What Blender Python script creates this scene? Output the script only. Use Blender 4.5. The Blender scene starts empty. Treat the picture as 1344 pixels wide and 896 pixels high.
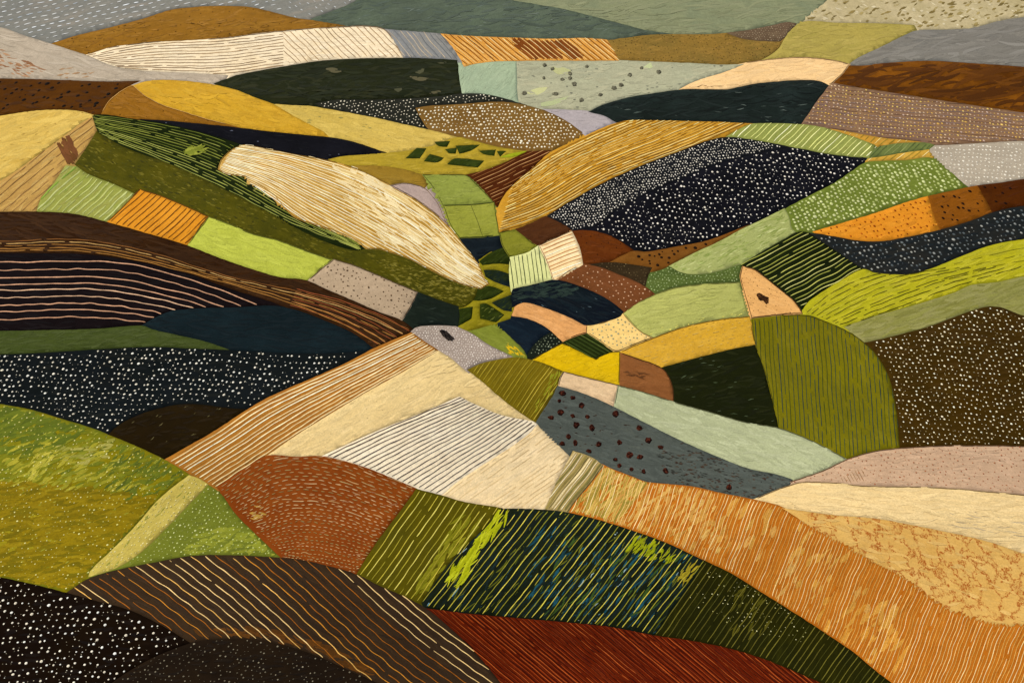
import bpy, math, random
import numpy as np
from mathutils import Vector, geometry, noise as mnoise
random.seed(7)
RNG = np.random.default_rng(11)
SC = bpy.context.scene
COL = SC.collection

# ---------------------------------------------------------------- camera and relief
CAM_H, FOC, PITCH = 420.0, 1846.0, math.radians(27.2)
FWD = np.array([0, math.cos(PITCH), -math.sin(PITCH)])
UPV = np.array([0, math.sin(PITCH), math.cos(PITCH)])

def rays(p):
    p = np.asarray(p, float)
    u = (p[:, 0] - 672) / FOC; v = (448 - p[:, 1]) / FOC
    d = np.empty((len(p), 3))
    d[:, 0] = u
    d[:, 1] = FWD[1] + v * UPV[1]
    d[:, 2] = FWD[2] + v * UPV[2]
    return d

def flat_point(px, py):
    d = rays([(px, py)])[0]; t = -CAM_H / d[2]
    return d[0] * t, d[1] * t, t

# hills and hollows of the countryside: (where, half widths, height in metres)
HILLS = []
for px, py, rx, ry, h in [(300, 850, 260, 110, 24), (90, 640, 230, 90, 22), (560, 540, 190, 70, 20), (640, 395, 120, 60, -18),
                          (380, 270, 200, 55, 12), (900, 245, 220, 45, 16), (1180, 690, 260, 60, 12), (880, 730, 190, 60, 10),
                          (1270, 500, 160, 70, 12), (250, 150, 170, 28, 10), (180, 340, 220, 50, 10), (950, 135, 170, 22, 12),
                          (250, 50, 210, 22, 12), (750, 30, 220, 22, 10), (1280, 105, 170, 28, 10), (760, 860, 200, 50, -10),
                          (900, 400, 90, 40, 8), (1220, 610, 190, 30, 8), (120, 500, 200, 40, -8), (480, 140, 160, 24, 10)]:
    x, y, t = flat_point(px, py)
    dep = math.asin(CAM_H / (t * math.sqrt(1 + ((px - 672) / FOC) ** 2 + ((448 - py) / FOC) ** 2)))
    HILLS.append((x, y, rx * t / FOC, ry * t / FOC / math.sin(dep), h))

def height(x, y):
    z = np.zeros_like(x)
    for cx, cy, sx, sy, h in HILLS:
        z += h * np.exp(-((x - cx) / sx) ** 2 - ((y - cy) / sy) ** 2)
    return z

def ground(p):
    """where the sight lines through p meet the relief: points and distances"""
    d = rays(p)
    t = -CAM_H / d[:, 2]
    for _ in range(14):
        z = height(d[:, 0] * t, d[:, 1] * t)
        t = (z - CAM_H) / d[:, 2]
    out = d * t[:, None]
    out[:, 2] += CAM_H
    return out, t

# ---------------------------------------------------------------- small helpers
ALB = 1.0
def lin(hexa):
    hexa = hexa.lstrip('#')
    c = [int(hexa[i:i + 2], 16) / 255 for i in (0, 2, 4)]
    if c[1] > c[0] and c[1] > c[2]: c[0] += .3 * (c[1] - c[0])      # late-summer greens lean to olive
    c = [v / 12.92 if v <= .04045 else ((v + .055) / 1.055) ** 2.4 for v in c]
    return [min(.86, v * v / (v + .004)) for v in c]

def parse(s):
    return [tuple(float(v) for v in q.split(',')) for q in s.split()]

def turn(a, b, c):
    v1 = (b[0] - a[0], b[1] - a[1]); v2 = (c[0] - b[0], c[1] - b[1])
    n = math.hypot(*v1) * math.hypot(*v2)
    if n == 0: return 0
    return math.degrees(math.acos(max(-1, min(1, (v1[0] * v2[0] + v1[1] * v2[1]) / n))))

def spline(pts, closed, step=4.0, limit=42):
    """smooth line through the points, with sharp turns kept as corners"""
    n = len(pts)
    corner = [(not closed and i in (0, n - 1)) or turn(pts[i - 1], pts[i], pts[(i + 1) % n]) > limit for i in range(n)]
    out = []
    for i in range(n if closed else n - 1):
        p1, p2 = pts[i], pts[(i + 1) % n]
        p0 = p1 if corner[i] else pts[i - 1]
        p3 = p2 if corner[(i + 1) % n] else pts[(i + 2) % n]
        L = math.hypot(p2[0] - p1[0], p2[1] - p1[1])
        if L < 1e-6: continue
        k = max(1, int(L / step))
        def tan(a, b, c):           # tangent at b scaled to this piece
            l1 = math.hypot(b[0] - a[0], b[1] - a[1]); l2 = math.hypot(c[0] - b[0], c[1] - b[1])
            s = l1 + l2
            return ((c[0] - a[0]) / s * L, (c[1] - a[1]) / s * L) if s else (0, 0)
        m1 = tan(p0, p1, p2); m2 = tan(p1, p2, p3)
        for j in range(k):
            s = j / k
            h1 = 2 * s ** 3 - 3 * s ** 2 + 1; h2 = s ** 3 - 2 * s ** 2 + s; h3 = -2 * s ** 3 + 3 * s ** 2; h4 = s ** 3 - s ** 2
            out.append((h1 * p1[0] + h2 * m1[0] + h3 * p2[0] + h4 * m2[0], h1 * p1[1] + h2 * m1[1] + h3 * p2[1] + h4 * m2[1]))
    if not closed: out.append(pts[-1])
    return np.array(out)

X0, Y0, X1, Y1, RS = -220, -120, 1560, 1060, 2     # the country that is built, and the raster that says whose it is
def fill(mask, poly, val):
    q = (poly - (X0, Y0)) * RS - .5
    h, w = mask.shape
    x, y = q[:, 0], q[:, 1]; x2, y2 = np.roll(x, -1), np.roll(y, -1)
    for r in range(max(0, math.ceil(y.min())), min(h - 1, math.floor(y.max())) + 1):
        c = (y <= r) != (y2 <= r)
        xs = np.sort(x[c] + (r - y[c]) / (y2[c] - y[c]) * (x2[c] - x[c]))
        for a, b in zip(xs[::2], xs[1::2]):
            a = max(0, math.ceil(a)); b = min(w - 1, math.floor(b))
            if b >= a: mask[r, a:b + 1] = val

def at(mask, p):
    i = np.clip(((p[:, 0] - X0) * RS).astype(int), 0, mask.shape[1] - 1)
    j = np.clip(((p[:, 1] - Y0) * RS).astype(int), 0, mask.shape[0] - 1)
    return mask[j, i]

def spread(mask):
    """give uncovered cells to the nearest field"""
    for _ in range(400):
        e = mask < 0
        if not e.any(): break
        for ax, s in ((0, 1), (0, -1), (1, 1), (1, -1)):
            r = np.roll(mask, s, ax); r[(0, -1)[s < 0] if ax == 0 else slice(None), (0, -1)[s < 0] if ax == 1 else slice(None)] = -1; k = e & (r >= 0) & (mask < 0); mask[k] = r[k]

def mesh_from(name, V, faces, mats, smooth=True, midx=None, colors=None):
    """V: n x 3, faces: list of integer arrays (m x 3 or m x 4)"""
    me = bpy.data.meshes.new(name)
    nl = sum(f.size for f in faces); npoly = sum(len(f) for f in faces)
    me.vertices.add(len(V)); me.vertices.foreach_set('co', np.ascontiguousarray(V, dtype=np.float32).ravel())
    me.loops.add(nl); me.polygons.add(npoly)
    me.loops.foreach_set('vertex_index', np.concatenate([f.ravel() for f in faces]).astype(np.int32))
    tot = np.concatenate([np.full(len(f), f.shape[1]) for f in faces]); st = np.concatenate([[0], np.cumsum(tot)[:-1]])
    me.polygons.foreach_set('loop_start', st.astype(np.int32))
    me.polygons.foreach_set('use_smooth', np.full(npoly, smooth, dtype=bool))
    if midx is not None: me.polygons.foreach_set('material_index', midx.astype(np.int32))
    for m in mats: me.materials.append(m)
    if colors is not None:
        a = me.color_attributes.new('Paint', 'FLOAT_COLOR', 'POINT')
        a.data.foreach_set('color', np.ascontiguousarray(colors, dtype=np.float32).ravel())
    me.update(calc_edges=True); me.validate()
    return me

def link(name, me, loc=(0, 0, 0), parent=None):
    o = bpy.data.objects.new(name, me); COL.objects.link(o); o.location = loc
    if parent: o.parent = parent
    return o
SUN_ANGLE, EXPOSURE = 1.0, 0.42
# ---------------------------------------------------------------- the fields
# F(name, label, outline, colours(main, second, streak), patterns, options); later fields lie over earlier ones
FIELDS = []
def F(name, label, pts, cols, pats=(), **o):
    FIELDS.append(dict(name=name, label=label, pts=pts, cols=cols.split(), pats=list(pats), o=o))

# ---- far row
F('stitched_field', 'pale grey-blue far field covered with rows of white dashes, behind the ochre hill',
  '-220,-120 500,-120 486,-25 468,0 440,13 402,29 300,60 70,62 30,52 0,40 -220,30', '#73746e #7f7d74 #94897a',
  [('P', 14, 6.0, 1.5, '#d9dee0 #b4bdc4 #c9cbc8', dict(dash=(9, 3.5), wob=.8, **{'in': '-220,-120 370,-120 370,80 -220,80'})),
   ('P', -30, 6.0, 1.4, '#d9dee0 #b4bdc4 #c9cbc8', dict(dash=(5, 5), wob=.8, **{'in': '370,-120 500,-120 500,80 370,80'}))])
F('pasture_field', 'dark teal-green far pasture flecked with pale marks, above the orange ploughed strip',
  '468,0 486,-25 520,-120 700,-120 640,-25 660,-4 700,5 735,11 780,22 815,31 845,39 885,45 870,60 600,60 400,40 402,27 440,13', '#485548 #50604f #5b6a5a',
  [('B', 110, 9, 1.1, 15, '#7d948c #5f7a70 #93a49a'), ('B', 60, 22, 3, 4, '#3c4c44 #4c6059 #52615a')])
F('pasture_field', 'large smooth sage-green pasture on the far skyline left of the speckled stony field',
  '660,-4 640,-25 700,-120 1110,-120 1100,-25 1086,0 1065,15 1050,28 1030,45 930,60 870,58 885,45 845,39 815,31 780,22 735,11 700,5', '#7d8362 #727c60 #8c8f70',
  [('B', 55, 30, 3.5, 6, '#878b6b #6f7859 #7d856a #8f9172')])
F('scrub_field', 'ochre-brown scrubby far strip with dark specks, right of the orange ploughed strip',
  '796,53 820,50 850,46 880,45 930,45 965,42 1000,38 1030,33 1046,30 1040,50 1010,85 965,90 905,90 812,85', '#85682f #74602f #9c7a3a',
  [('D', 5.5, .9, '#4b3a1a #3f3018 #a98442', dict(keep=.7)), ('B', 40, 10, 2.5, 5, '#9a7a3c #75602e #6a5a30')])
F('stippled_field', 'small grey-brown corner stippled with pale dots, tucked under the sage-green pasture',
  '952,43 985,39 1015,33 1035,29 1046,31 1038,42 1024,55 1000,54 975,51', '#63513f #5a4a38 #77654d',
  [('D', 4.2, 1.0, '#a59478 #8d7c62', {})])
F('stony_field', 'pale speckled stony field with brown blotches in the far right corner',
  '1086,0 1100,-25 1110,-120 1560,-120 1560,0 1344,23 1310,30 1275,37 1240,42 1190,45 1100,36 1050,32 1070,14', '#b3a580 #a59870 #c4b791',
  [('X', 75, 7, 3, 20, '#6f5f34 #8a7846 #7c6c40 #9b8a58'), ('X', 90, 6, 2.4, -20, '#c9bd9b #bdb08a #a89a70')])
F('meadow_field', 'plain olive-yellow far field running down to the peach strip',
  '1057,28 1100,30 1160,31 1200,33 1204,40 1190,46 1160,60 1140,69 1120,80 1110,92 1060,88 1000,90 990,83 1005,76 1021,65 1030,50 1042,36', '#a2924a #968a44 #b5a55c',
  [('B', 50, 22, 4, 8, '#ae9d55 #978a45 #a7984f #8b803e')])
F('fallow_field', 'smooth cool grey far field at the right edge under the stony field',
  '1204,40 1240,39 1275,37 1310,28 1344,23 1560,2 1560,120 1344,95 1290,92 1220,90 1160,92 1117,90 1116,83 1124,77 1160,60 1192,44', '#77736a #6c6a64 #8b877e',
  [('B', 45, 45, 5, 6, '#86827a #6e6b65 #7e7a72 #93908a #625f58')])
F('earth_field', 'dark amber-brown bare hill at the right edge beneath the smooth grey field',
  '1114,86 1135,86 1160,83 1220,80 1290,84 1344,88 1560,112 1560,190 1344,155 1230,140 1140,125 1080,115 1098,104 1108,95', '#4f2d0c #7a4a14 #3a2410',
  [('B', 60, 40, 6, 10, '#6e4212 #8a5518 #45280c #33200e #5b360e')])
F('stitched_field', 'mauve-brown field with rows of fine golden stitches, below the amber-brown hill',
  '1090,108 1100,110 1140,117 1180,123 1230,131 1290,140 1344,148 1560,182 1560,200 1344,195 1240,195 1160,190 1085,176 1042,170 1052,161 1065,140 1079,118', '#7b5f49 #86684c #6d5650',
  [('D', 6.6, 1.75, '#d8b866 #cbb08c #c8a052 #b8a090', dict(jit=.16, ang=-5)), ('P', -5, 5.2, .8, '#84706a #6c5040', dict(wob=.8, gap=.2))])
F('wheat_field', 'bright peach strip of field lying over the dark teal hill on the right',
  '888,115 905,105 925,97 950,89 975,83 1000,79 1030,76 1055,75 1080,77 1100,80 1116,84 1108,95 1098,105 1088,112 1060,112 1000,118 940,122 895,121', '#e2bd86 #dab47c #e8c894',
  [('B', 40, 24, 4, 8, '#e8c692 #dab27a #e2be88 #dcb884')], edge=('#8a6a45', .8))
F('spotted_field', 'pale grey-green field scattered with darker grey tufts, right of the mint square',
  '676,79 720,78 790,78 812,79 860,81 910,83 950,85 978,84 950,95 920,104 905,110 890,118 862,128 820,138 775,152 745,152 690,150 672,140', '#a3a285 #999a80 #aeb08f',
  [('B', 45, 16, 4, 5, '#b0ae90 #96967c #a8a88a #b6b190'), ('B', 300, 4, 2, 0, '#6f6f5e #82826e'), ('B', 2600, 40, 9, 8, '#b5b682 #adb888')])
F('meadow_field', 'small pale mint-green square between the dark olive hill and the spotted grey field',
  '602,82 625,83 650,80 678,79 679,118 681,140 640,135 600,128 601,100', '#93a98a #89a084 #a0b294',
  [('B', 30, 12, 2.2, 50, '#a3b597 #879d80 #98ad8e')])
F('fallow_field', 'plain lavender-grey wedge between the tan dotted field and the dark teal hill',
  '711,143 745,144 775,146 800,152 828,156 805,168 780,182 758,172 745,160 730,151', '#a59c9c #9d9596 #aea4a2', [('B', 50, 14, 3, 5, '#aea5a4 #9a9294')])
F('woodland_hill', 'long dark teal hill with a smooth rounded crest under the peach strip',
  '772,147 790,138 820,129 860,122 900,117 930,117 955,117 990,110 1020,107 1055,105 1078,107 1088,112 1072,133 1062,148 1050,165 1010,168 970,166 900,165 815,163 795,153', '#171f1c #1f2b28 #22302e',
  [('B', 40, 26, 3, 5, '#22302d #1a2422 #131a18 #2a3936'), ('B', 500, 10, 1, 4, '#5b6a62 #46554e')], wood=1)
F('ploughed_field', 'far strip of orange plough lines with a dark brown band in its middle',
  '577,44 610,47 660,49 720,51 765,50 797,52 805,65 813,80 760,80 700,80 650,81 625,84 609,88 602,75 591,58', '#d39a49 #c58a3c #e3b468',
  [('BP', '662,40 735,40 775,90 702,90', 35, 30, 6, -38, '#7c4316 #8b4e1b #6f3b12'),
   ('P', -39, 5.3, 1.3, '#6e3c12 #7d481a', dict(wob=.6)), ('P', -39, 5.3, 1.0, '#f3d89c #e9c47e', dict(wob=.6, off=2.4, gap=.2))])
F('ploughed_field', 'short grey-blue strip of slanting furrows between the cream lines and the orange plough lines',
  '503,38 540,41 577,44 592,60 607,82 580,83 530,80 516,58', '#84837e #7d7f80 #9a9488',
  [('P', -50, 5.5, 1.2, '#6a6d6e #b8a88e #5f6467', dict(wob=.7)), ('B', 60, 10, 2, -50, '#a29a8c #767a7c')])
F('stubble_field', 'long cream far field ruled with thin brown lines that turn from level to slanting',
  '108,72 140,63 190,56 240,52 290,50 330,45 365,41 410,37 450,35 480,34 504,38 518,55 532,80 450,88 400,92 330,105 290,106 190,101 150,92', '#e8d6b4 #e0cca6 #efe2c6',
  [('L', '112,72 190,57 290,52 372,43', '165,92 220,97 290,99 372,88', 12, 1.1, '#8d7152 #a3855f', dict(wob=.7, gap=.08)),
   ('P', -45, 6.0, 1.2, '#8d7152 #a3855f', dict(wob=.8, gap=.05, **{'in': '372,20 540,20 540,100 395,100 372,70'})),
   ('B', 60, 18, 2.5, 4, '#efe2c4 #ddc8a0')], edge=('#7a6145', .8))
F('scrub_hill', 'long ochre-brown far hill with dark scrub flecks behind the cream ruled field',
  '66,58 100,47 145,36 190,24 225,13 260,9 290,8 325,9 350,14 390,24 405,26 430,30 455,34 420,37 365,41 330,45 290,50 250,53 190,56 150,61 112,72 95,70', '#8a6122 #7d581f #9d7430',
  [('B', 32, 12, 2.5, 8, '#9c7130 #7a541c #6a481a #a87c38'), ('D', 11, 1.1, '#5a3c14 #4c3312', dict(keep=.5))])
F('fallow_field', 'pale grey-beige slope at the left edge with rusty earth smears',
  '-220,22 0,36 30,46 66,57 100,68 115,73 150,87 190,93 250,96 300,99 290,115 240,112 180,112 80,112 0,110 -220,108', '#aea08c #a59884 #bfb29c',
  [('B', 50, 26, 3.5, -12, '#b9ad98 #a3957f #c5b9a4'), ('BP', '-60,62 4,66 20,76 60,88 62,96 25,100 0,90 -60,84', 26, 9, 2.5, -15, '#9a7250 #8b6344 #a98362'), ('BP', '75,88 110,92 140,100 80,103', 60, 9, 2, 5, '#a5835f #9a7a58')])
F('woodland_hill', 'broad dark olive-green hill with a flat top below the cream and grey furrows',
  '280,110 310,99 345,92 380,86 420,80 470,77 530,76 570,77 600,79 602,95 604,110 606,126 600,145 540,150 430,150 365,142 325,130', '#242817 #1e2417 #333520',
  [('B', 32, 26, 4, 3, '#2c3320 #1c2216 #3a3a22 #222b20 #161c12'), ('B', 2500, 20, 6, 3, '#57523a #4a4a34')], wood=1)
F('dotted_field', 'narrow charcoal wedge of white dots between the dark olive hill and the pale yellow field',
  '412,136 440,131 480,131 540,129 580,126 606,123 640,124 692,138 690,150 560,160 575,178 530,170 490,160 450,150', '#2a2a24 #24261f #34342c',
  [('D', 6.0, 1.45, '#e4dcc2 #cfc7ae', dict(keep=.92)), ('B', 80, 10, 3, 0, '#33342c #20211c')])
F('dotted_field', 'tan-brown field packed with cream dots above the maroon ploughed corner',
  '545,142 560,139 600,137 640,134 665,134 690,138 720,147 745,160 765,174 740,190 722,203 690,203 640,195 600,184 565,172 552,155', '#775a2c #6c5026 #876838',
  [('D', 6.4, 1.95, '#eadfc0 #f1e8d0 #dccda8', {})])
F('wheat_field', 'smooth bright golden-yellow hill in the upper left behind the black strip',
  '175,112 190,107 205,105 240,106 280,111 310,118 335,128 360,137 375,146 400,160 425,173 436,182 400,182 350,178 310,172 260,158 225,146 195,132 183,122', '#c4992c #b88d2a #d0a83c',
  [('B', 38, 22, 5, -12, '#cda335 #b98b28 #c99d36 #ab8028')])
F('earth_field', 'ochre-brown crescent wrapped round the left foot of the golden-yellow hill',
  '132,151 136,142 142,133 155,122 168,114 175,112 190,125 215,138 240,146 275,157 300,163 330,172 300,172 220,165 150,160', '#8c5f1e #805619 #9c6e2b',
  [('B', 45, 18, 4, -15, '#986824 #7c5318 #8f6220'), ('D', 20, 1.1, '#5c3a10', dict(keep=.6))], edge=('#c79a58', .8))
F('spotted_field', 'dark brown field with black spots at the left edge below the pale grey-beige slope',
  '-220,103 0,103 80,105 140,107 185,106 168,114 155,122 142,133 136,142 132,152 100,156 40,156 0,163 -220,195', '#4a2c0e #55330f #3d250e',
  [('D', 14.5, 3.4, '#1a1512 #221913', dict(keep=.9, jit=.42)), ('B', 70, 16, 4, 3, '#5a380f #40260c #37220e')])
F('wheat_field', 'pale straw-yellow field sloping from the golden-yellow hill to the hedged green plots',
  '358,136 380,138 405,139 430,143 490,154 530,163 575,173 604,181 598,190 560,200 515,206 485,196 460,188 435,182 425,173 400,160 375,146', '#c7ac55 #bba04c #d2ba68',
  [('B', 42, 22, 5, -14, '#d0b660 #bca24e #c4a852'), ('B', 250, 5, 1.4, -10, '#8f8548')])
F('fallow_field', 'thin black-navy strip tapering to a point under the golden-yellow hill',
  '180,156 215,158 270,163 310,167 350,172 400,177 440,181 460,185 480,191 500,198 508,200 480,203 450,208 430,212 390,208 350,200 300,190 240,175', '#131316 #17171c #1c1c21',
  [('B', 90, 14, 1.6, -8, '#24242a #1e1e24 #0f0f12'), ('B', 700, 3, .9, 0, '#666a7a')])
# ---- the yellow bowl with the plots
F('earth_field', 'olive-tan bare slope under the yellow bowl of hedged green plots',
  '440,208 455,214 490,217 530,221 556,226 560,244 548,246 530,246 515,248 490,236 465,224', '#8c6f26 #836726 #9a7d34', [('B', 50, 14, 3.5, -8, '#977a2f #80641f')])
F('meadow_field', 'yellow-olive bowl of grass set with small dark green hedged plots',
  '430,209 450,205 490,202 525,199 555,194 575,189 600,180 620,184 650,192 690,198 724,199 690,212 660,222 640,228 612,232 560,230 530,222 490,217 455,217', '#a28b2c #978228 #b49b38',
  [('B', 45, 14, 3, 4, '#b39a36 #948026 #c0a744')])
for lab, pts in (('left-hand leaning dark green plot in the yellow bowl', '547,194 560,195 551,208 532,208'),
                 ('dark green plot next to the leftmost one in the yellow bowl', '564,202 583,207 575,213 556,212'),
                 ('longest dark green plot along the front of the yellow bowl', '597,208 636,211 627,220 586,216'),
                 ('small ragged dark plot highest up in the yellow bowl', '570,186 591,185 587,193 576,192'),
                 ('small square dark plot in the middle of the yellow bowl', '584,196 600,194 598,202 589,201'),
                 ('wide dark green plot at the back of the yellow bowl', '598,191 630,190 618,198 603,202'),
                 ('dark green plot near the right rim of the yellow bowl', '628,198 651,196 649,205 634,202'),
                 ('tiny triangular dark plot at the right rim of the yellow bowl', '652,198 665,198 656,206')):
    F('hedged_plot', lab, pts, '#2b3a12 #223012 #3a4a1c', [('B', 14, 7, 2, 20, '#34451a #1f2c0e #41521f')], group='dark green plots in the yellow bowl', cat='plot')
F('hedged_plot', 'bright lime sliver of grass at the tip of the yellow bowl', '655,206 672,201 692,198 684,203 668,207', '#8c9a1e #7d8c1a #a2ad34', [], cat='plot')
F('ploughed_field', 'maroon-brown ploughed corner with fine tan furrows beside the amber striped slope',
  '609,230 640,222 665,212 690,200 724,197 712,208 700,222 690,240 668,276 655,272 645,262 632,246 622,236', '#43200d #4c2610 #38190a',
  [('P', 25, 4.6, 1.1, '#b98a56 #8c5c30', dict(wob=.5, gap=.15))])
F('striped_field', 'big amber-gold slope with long sweeping plough lines left of the black dotted hill',
  '654,300 651,285 655,268 665,252 680,237 700,220 722,200 760,182 795,166 825,158 860,158 940,160 990,162 1000,175 960,190 900,210 850,225 800,246 750,272 715,290 690,296 656,306', '#bb8a2c #b08028 #ca9c42',
  [('L', '676,238 722,203 795,167 840,150', '655,306 715,285 800,237 920,189 1030,140', 19, 1.25, '#7c5217 #8c601e', dict(wob=.8)),
   ('L', '672,241 722,206 797,169 850,150', '655,303 715,282 800,234 920,187 1036,136', 19, 1.2, '#f4d88c #e5bf68 #d8ad52', dict(wob=.8, gap=.25))])
F('striped_field', 'amber sliver with pale ticks under the mauve stitched field',
  '1080,167 1120,174 1160,181 1200,185 1228,190 1222,200 1160,205 1138,207 1100,190', '#b98a35 #ad8432 #cc9f4c',
  [('P', 40, 6, 1.3, '#e8d080 #8c7a2c', dict(wob=.5))])
F('striped_field', 'pale green strip with slanting yellow ticks above the black dotted hill',
  '975,167 990,162 1050,163 1080,167 1110,176 1148,190 1152,194 1144,200 1138,210 1100,210 1040,200 985,190 945,184', '#87904a #7d8845 #989c50',
  [('P', 44, 6.2, 1.5, '#e8e89c #d8dc84 #f3f0b8', dict(wob=.6)), ('B', 90, 12, 2, 44, '#a08c40 #6d7a3c')])
F('striped_field', 'small dark sage patch of slanting strokes at the end of the pale green strip',
  '1152,193 1180,188 1215,187 1228,190 1215,198 1190,201 1160,206 1139,210 1144,200', '#62713c #586a3a #748048',
  [('P', 44, 5.5, 1.3, '#8a985a #4c5f34', dict(wob=.5))])
F('striped_field', 'small orange-yellow patch of slanting strokes above the green dashed field',
  '1139,208 1160,205 1190,200 1220,196 1226,212 1180,218 1130,220', '#c0973c #b58c36 #d2ac52',
  [('P', 38, 5.5, 1.4, '#ecd690 #96802c', dict(wob=.5))])
F('dotted_field', 'charcoal crest packed tightly with tiny white dots, upper half of the black hill',
  '714,286 750,263 800,236 850,214 885,201 920,188 950,180 985,183 1030,191 1050,196 1000,212 930,236 850,275 800,310 760,308 740,294', '#1d1e20 #191a1e #26272a',
  [('D', 4.7, 1.35, '#ece6d6 #d8d2c0', dict(keep=.95))])
F('dotted_field', 'glossy black hill scattered with white dots, lower half beside the brown spotted strip',
  '757,303 780,298 810,276 850,254 900,232 950,213 1000,200 1040,194 1080,201 1120,206 1139,207 1125,225 1100,245 1060,265 1030,280 1000,295 960,312 930,322 880,332 845,338 825,330 812,316 795,306', '#131316 #17171d #1c1c20',
  [('D', 8.6, 1.6, '#efe9dc #e2dbc9', dict(keep=.9, var=.35)), ('D', 8, .8, '#8c8a86 #b5b2aa', dict(keep=.5))])
F('dashed_field', 'mid-green field covered with a grid of pale green dabs, right of the black dotted hill',
  '1136,213 1160,211 1190,210 1222,207 1240,220 1260,235 1284,243 1268,252 1225,268 1180,281 1140,291 1075,312 1040,312 1036,300 1034,285 1028,275 1060,258 1095,240 1120,223', '#62742e #596c2a #6f7f3a',
  [('D', 7.0, 2.9, '#b4bf80 #a2b06c #c3cb92', dict(jit=.18, ang=28, keep=.95))])
F('meadow_field', 'brushy pale green tongue of grass below the black dotted hill',
  '870,349 895,335 930,318 960,306 1000,288 1030,273 1036,285 1040,300 1048,306 1010,330 990,342 970,354 935,364 900,366 880,362', '#969f60 #8b9656 #a3ab6c',
  [('X', 34, 10, 1.6, 25, '#a6b26e #86974c #b3bb7c #7c9048')])
F('stippled_field', 'mid-green field stippled with fine pale specks, squeezed under the pale green tongue',
  '845,378 849,366 858,352 868,347 880,350 893,357 912,360 939,357 974,346 978,380 930,382 880,392 860,390', '#4a5f2c #41572a #5a6c38',
  [('D', 5.6, 1.3, '#9cb07a #87a065', {}), ('B', 60, 8, 2, 10, '#566b34 #3e5226')])
F('meadow_field', 'smooth pale green field with a rounded top beside the peach triangle',
  '817,411 837,397 860,386 880,379 901,375 933,372 971,370 976,391 984,420 955,424 900,436 857,448 845,440 831,426', '#a5a75c #9b9f56 #b0b26a',
  [('B', 45, 18, 4, 12, '#adb05c #98a04c #a8ac5a'), ('BP', '840,430 985,405 985,425 850,448', 60, 3, 2, 10, '#c8c060 #bdb95c')], edge=('#5d5c2c', .7))
F('dotted_field', 'pale greyish-white field of soft white dabs at the right edge',
  '1220,199 1226,191 1250,190 1300,187 1344,185 1560,183 1560,228 1344,243 1310,248 1280,250 1262,238 1243,220', '#a69b88 #9e9381 #b3a997',
  [('D', 7.2, 2.0, '#ded7c6 #cfc7b4', dict(jit=.2, ang=-5))])
F('dotted_field', 'bright orange field with small dark dots, curving above the dark grey-dotted band',
  '1066,304 1100,294 1150,279 1190,265 1218,257 1224,275 1236,302 1200,318 1130,322 1090,316', '#cf8526 #c47c22 #da9634',
  [('D', 9.6, 2.0, '#8a3f0e #7a360c #a55214', dict(keep=.92)), ('B', 70, 12, 3, 14, '#d88f30 #c47a20')])
F('spotted_field', 'toffee-brown patch with black spots between the orange dotted field and the red-brown end',
  '1218,257 1250,250 1283,243 1294,262 1308,280 1280,296 1255,304 1235,306 1226,284', '#7d4a14 #724312 #8a561e',
  [('D', 15, 3.0, '#27150a #1e1008', dict(keep=.95, jit=.4)), ('B', 60, 12, 3, 14, '#885218 #6e4010')])
F('earth_field', 'dark red-brown earth patch at the right edge below the greyish-white field',
  '1283,243 1310,240 1344,235 1560,214 1560,268 1344,280 1306,286 1296,266', '#482408 #3d1f0a #54300e',
  [('D', 19, 2.8, '#20100a', dict(keep=.7)), ('B', 60, 14, 3, 12, '#522b0a #3b1c08')])
F('dotted_field', 'dark charcoal band with soft grey dots sweeping under the orange dotted field',
  '1046,305 1070,306 1100,311 1130,316 1160,316 1200,309 1235,301 1270,291 1305,278 1344,270 1560,256 1560,306 1344,320 1310,326 1280,335 1250,347 1220,359 1195,366 1165,366 1135,360 1112,346 1085,328', '#1c2021 #262521 #2c2a25',
  [('D', 8.6, 2.1, '#7f8480 #646b6b #989a92 #50585a', dict(var=.3, keep=.92)), ('B', 50, 18, 4, 12, '#322e26 #1b2226 #222426')])
F('striped_field', 'dark green block with thin yellow furrows beside the peach triangle',
  '972,348 1000,330 1030,313 1048,304 1062,306 1080,318 1100,331 1118,344 1136,354 1110,370 1085,386 1062,402 1048,408 1035,392 1015,374 995,362', '#161d0c #1a2310 #222b16',
  [('P', 28, 5.6, 1.35, '#b9b85c #cfcd78 #9aa046', dict(wob=.8, gap=.05))])
F('striped_field', 'lime-yellow hillside with thin dark strokes at the right edge',
  '1050,413 1060,397 1085,379 1110,364 1133,353 1150,358 1190,360 1220,353 1260,337 1300,322 1344,314 1560,296 1560,400 1344,385 1230,400 1150,425 1105,435 1075,424', '#a59e1e #989620 #b3ac34',
  [('L', '1056,408 1092,380 1140,360 1200,352', '1112,430 1187,404 1265,376 1350,350', 9, 1.3, '#45420e #57521a', dict(wob=.9, gap=.3)),
   ('L', '1220,352 1260,340 1300,330 1344,320', '1240,372 1280,362 1320,352 1360,346', 3, 1.0, '#6d691a', dict(wob=.9, gap=.55)),
   ('B', 42, 30, 4, 22, '#b3ac2e #9b981e #a9a83c #bcb544')])
F('fallow_field', 'pale grey-green brushed strip between the lime-yellow hillside and the white-dotted brown field',
  '1108,429 1150,414 1187,404 1214,396 1252,384 1275,374 1310,370 1344,363 1560,350 1560,440 1344,425 1297,414 1220,438 1180,449 1134,456 1122,440', '#7d7c3e #858250 #8f8a5c',
  [('B', 26, 30, 4, 16, '#8c8a58 #777640 #99956a #87884c #6d6c34')])
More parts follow.
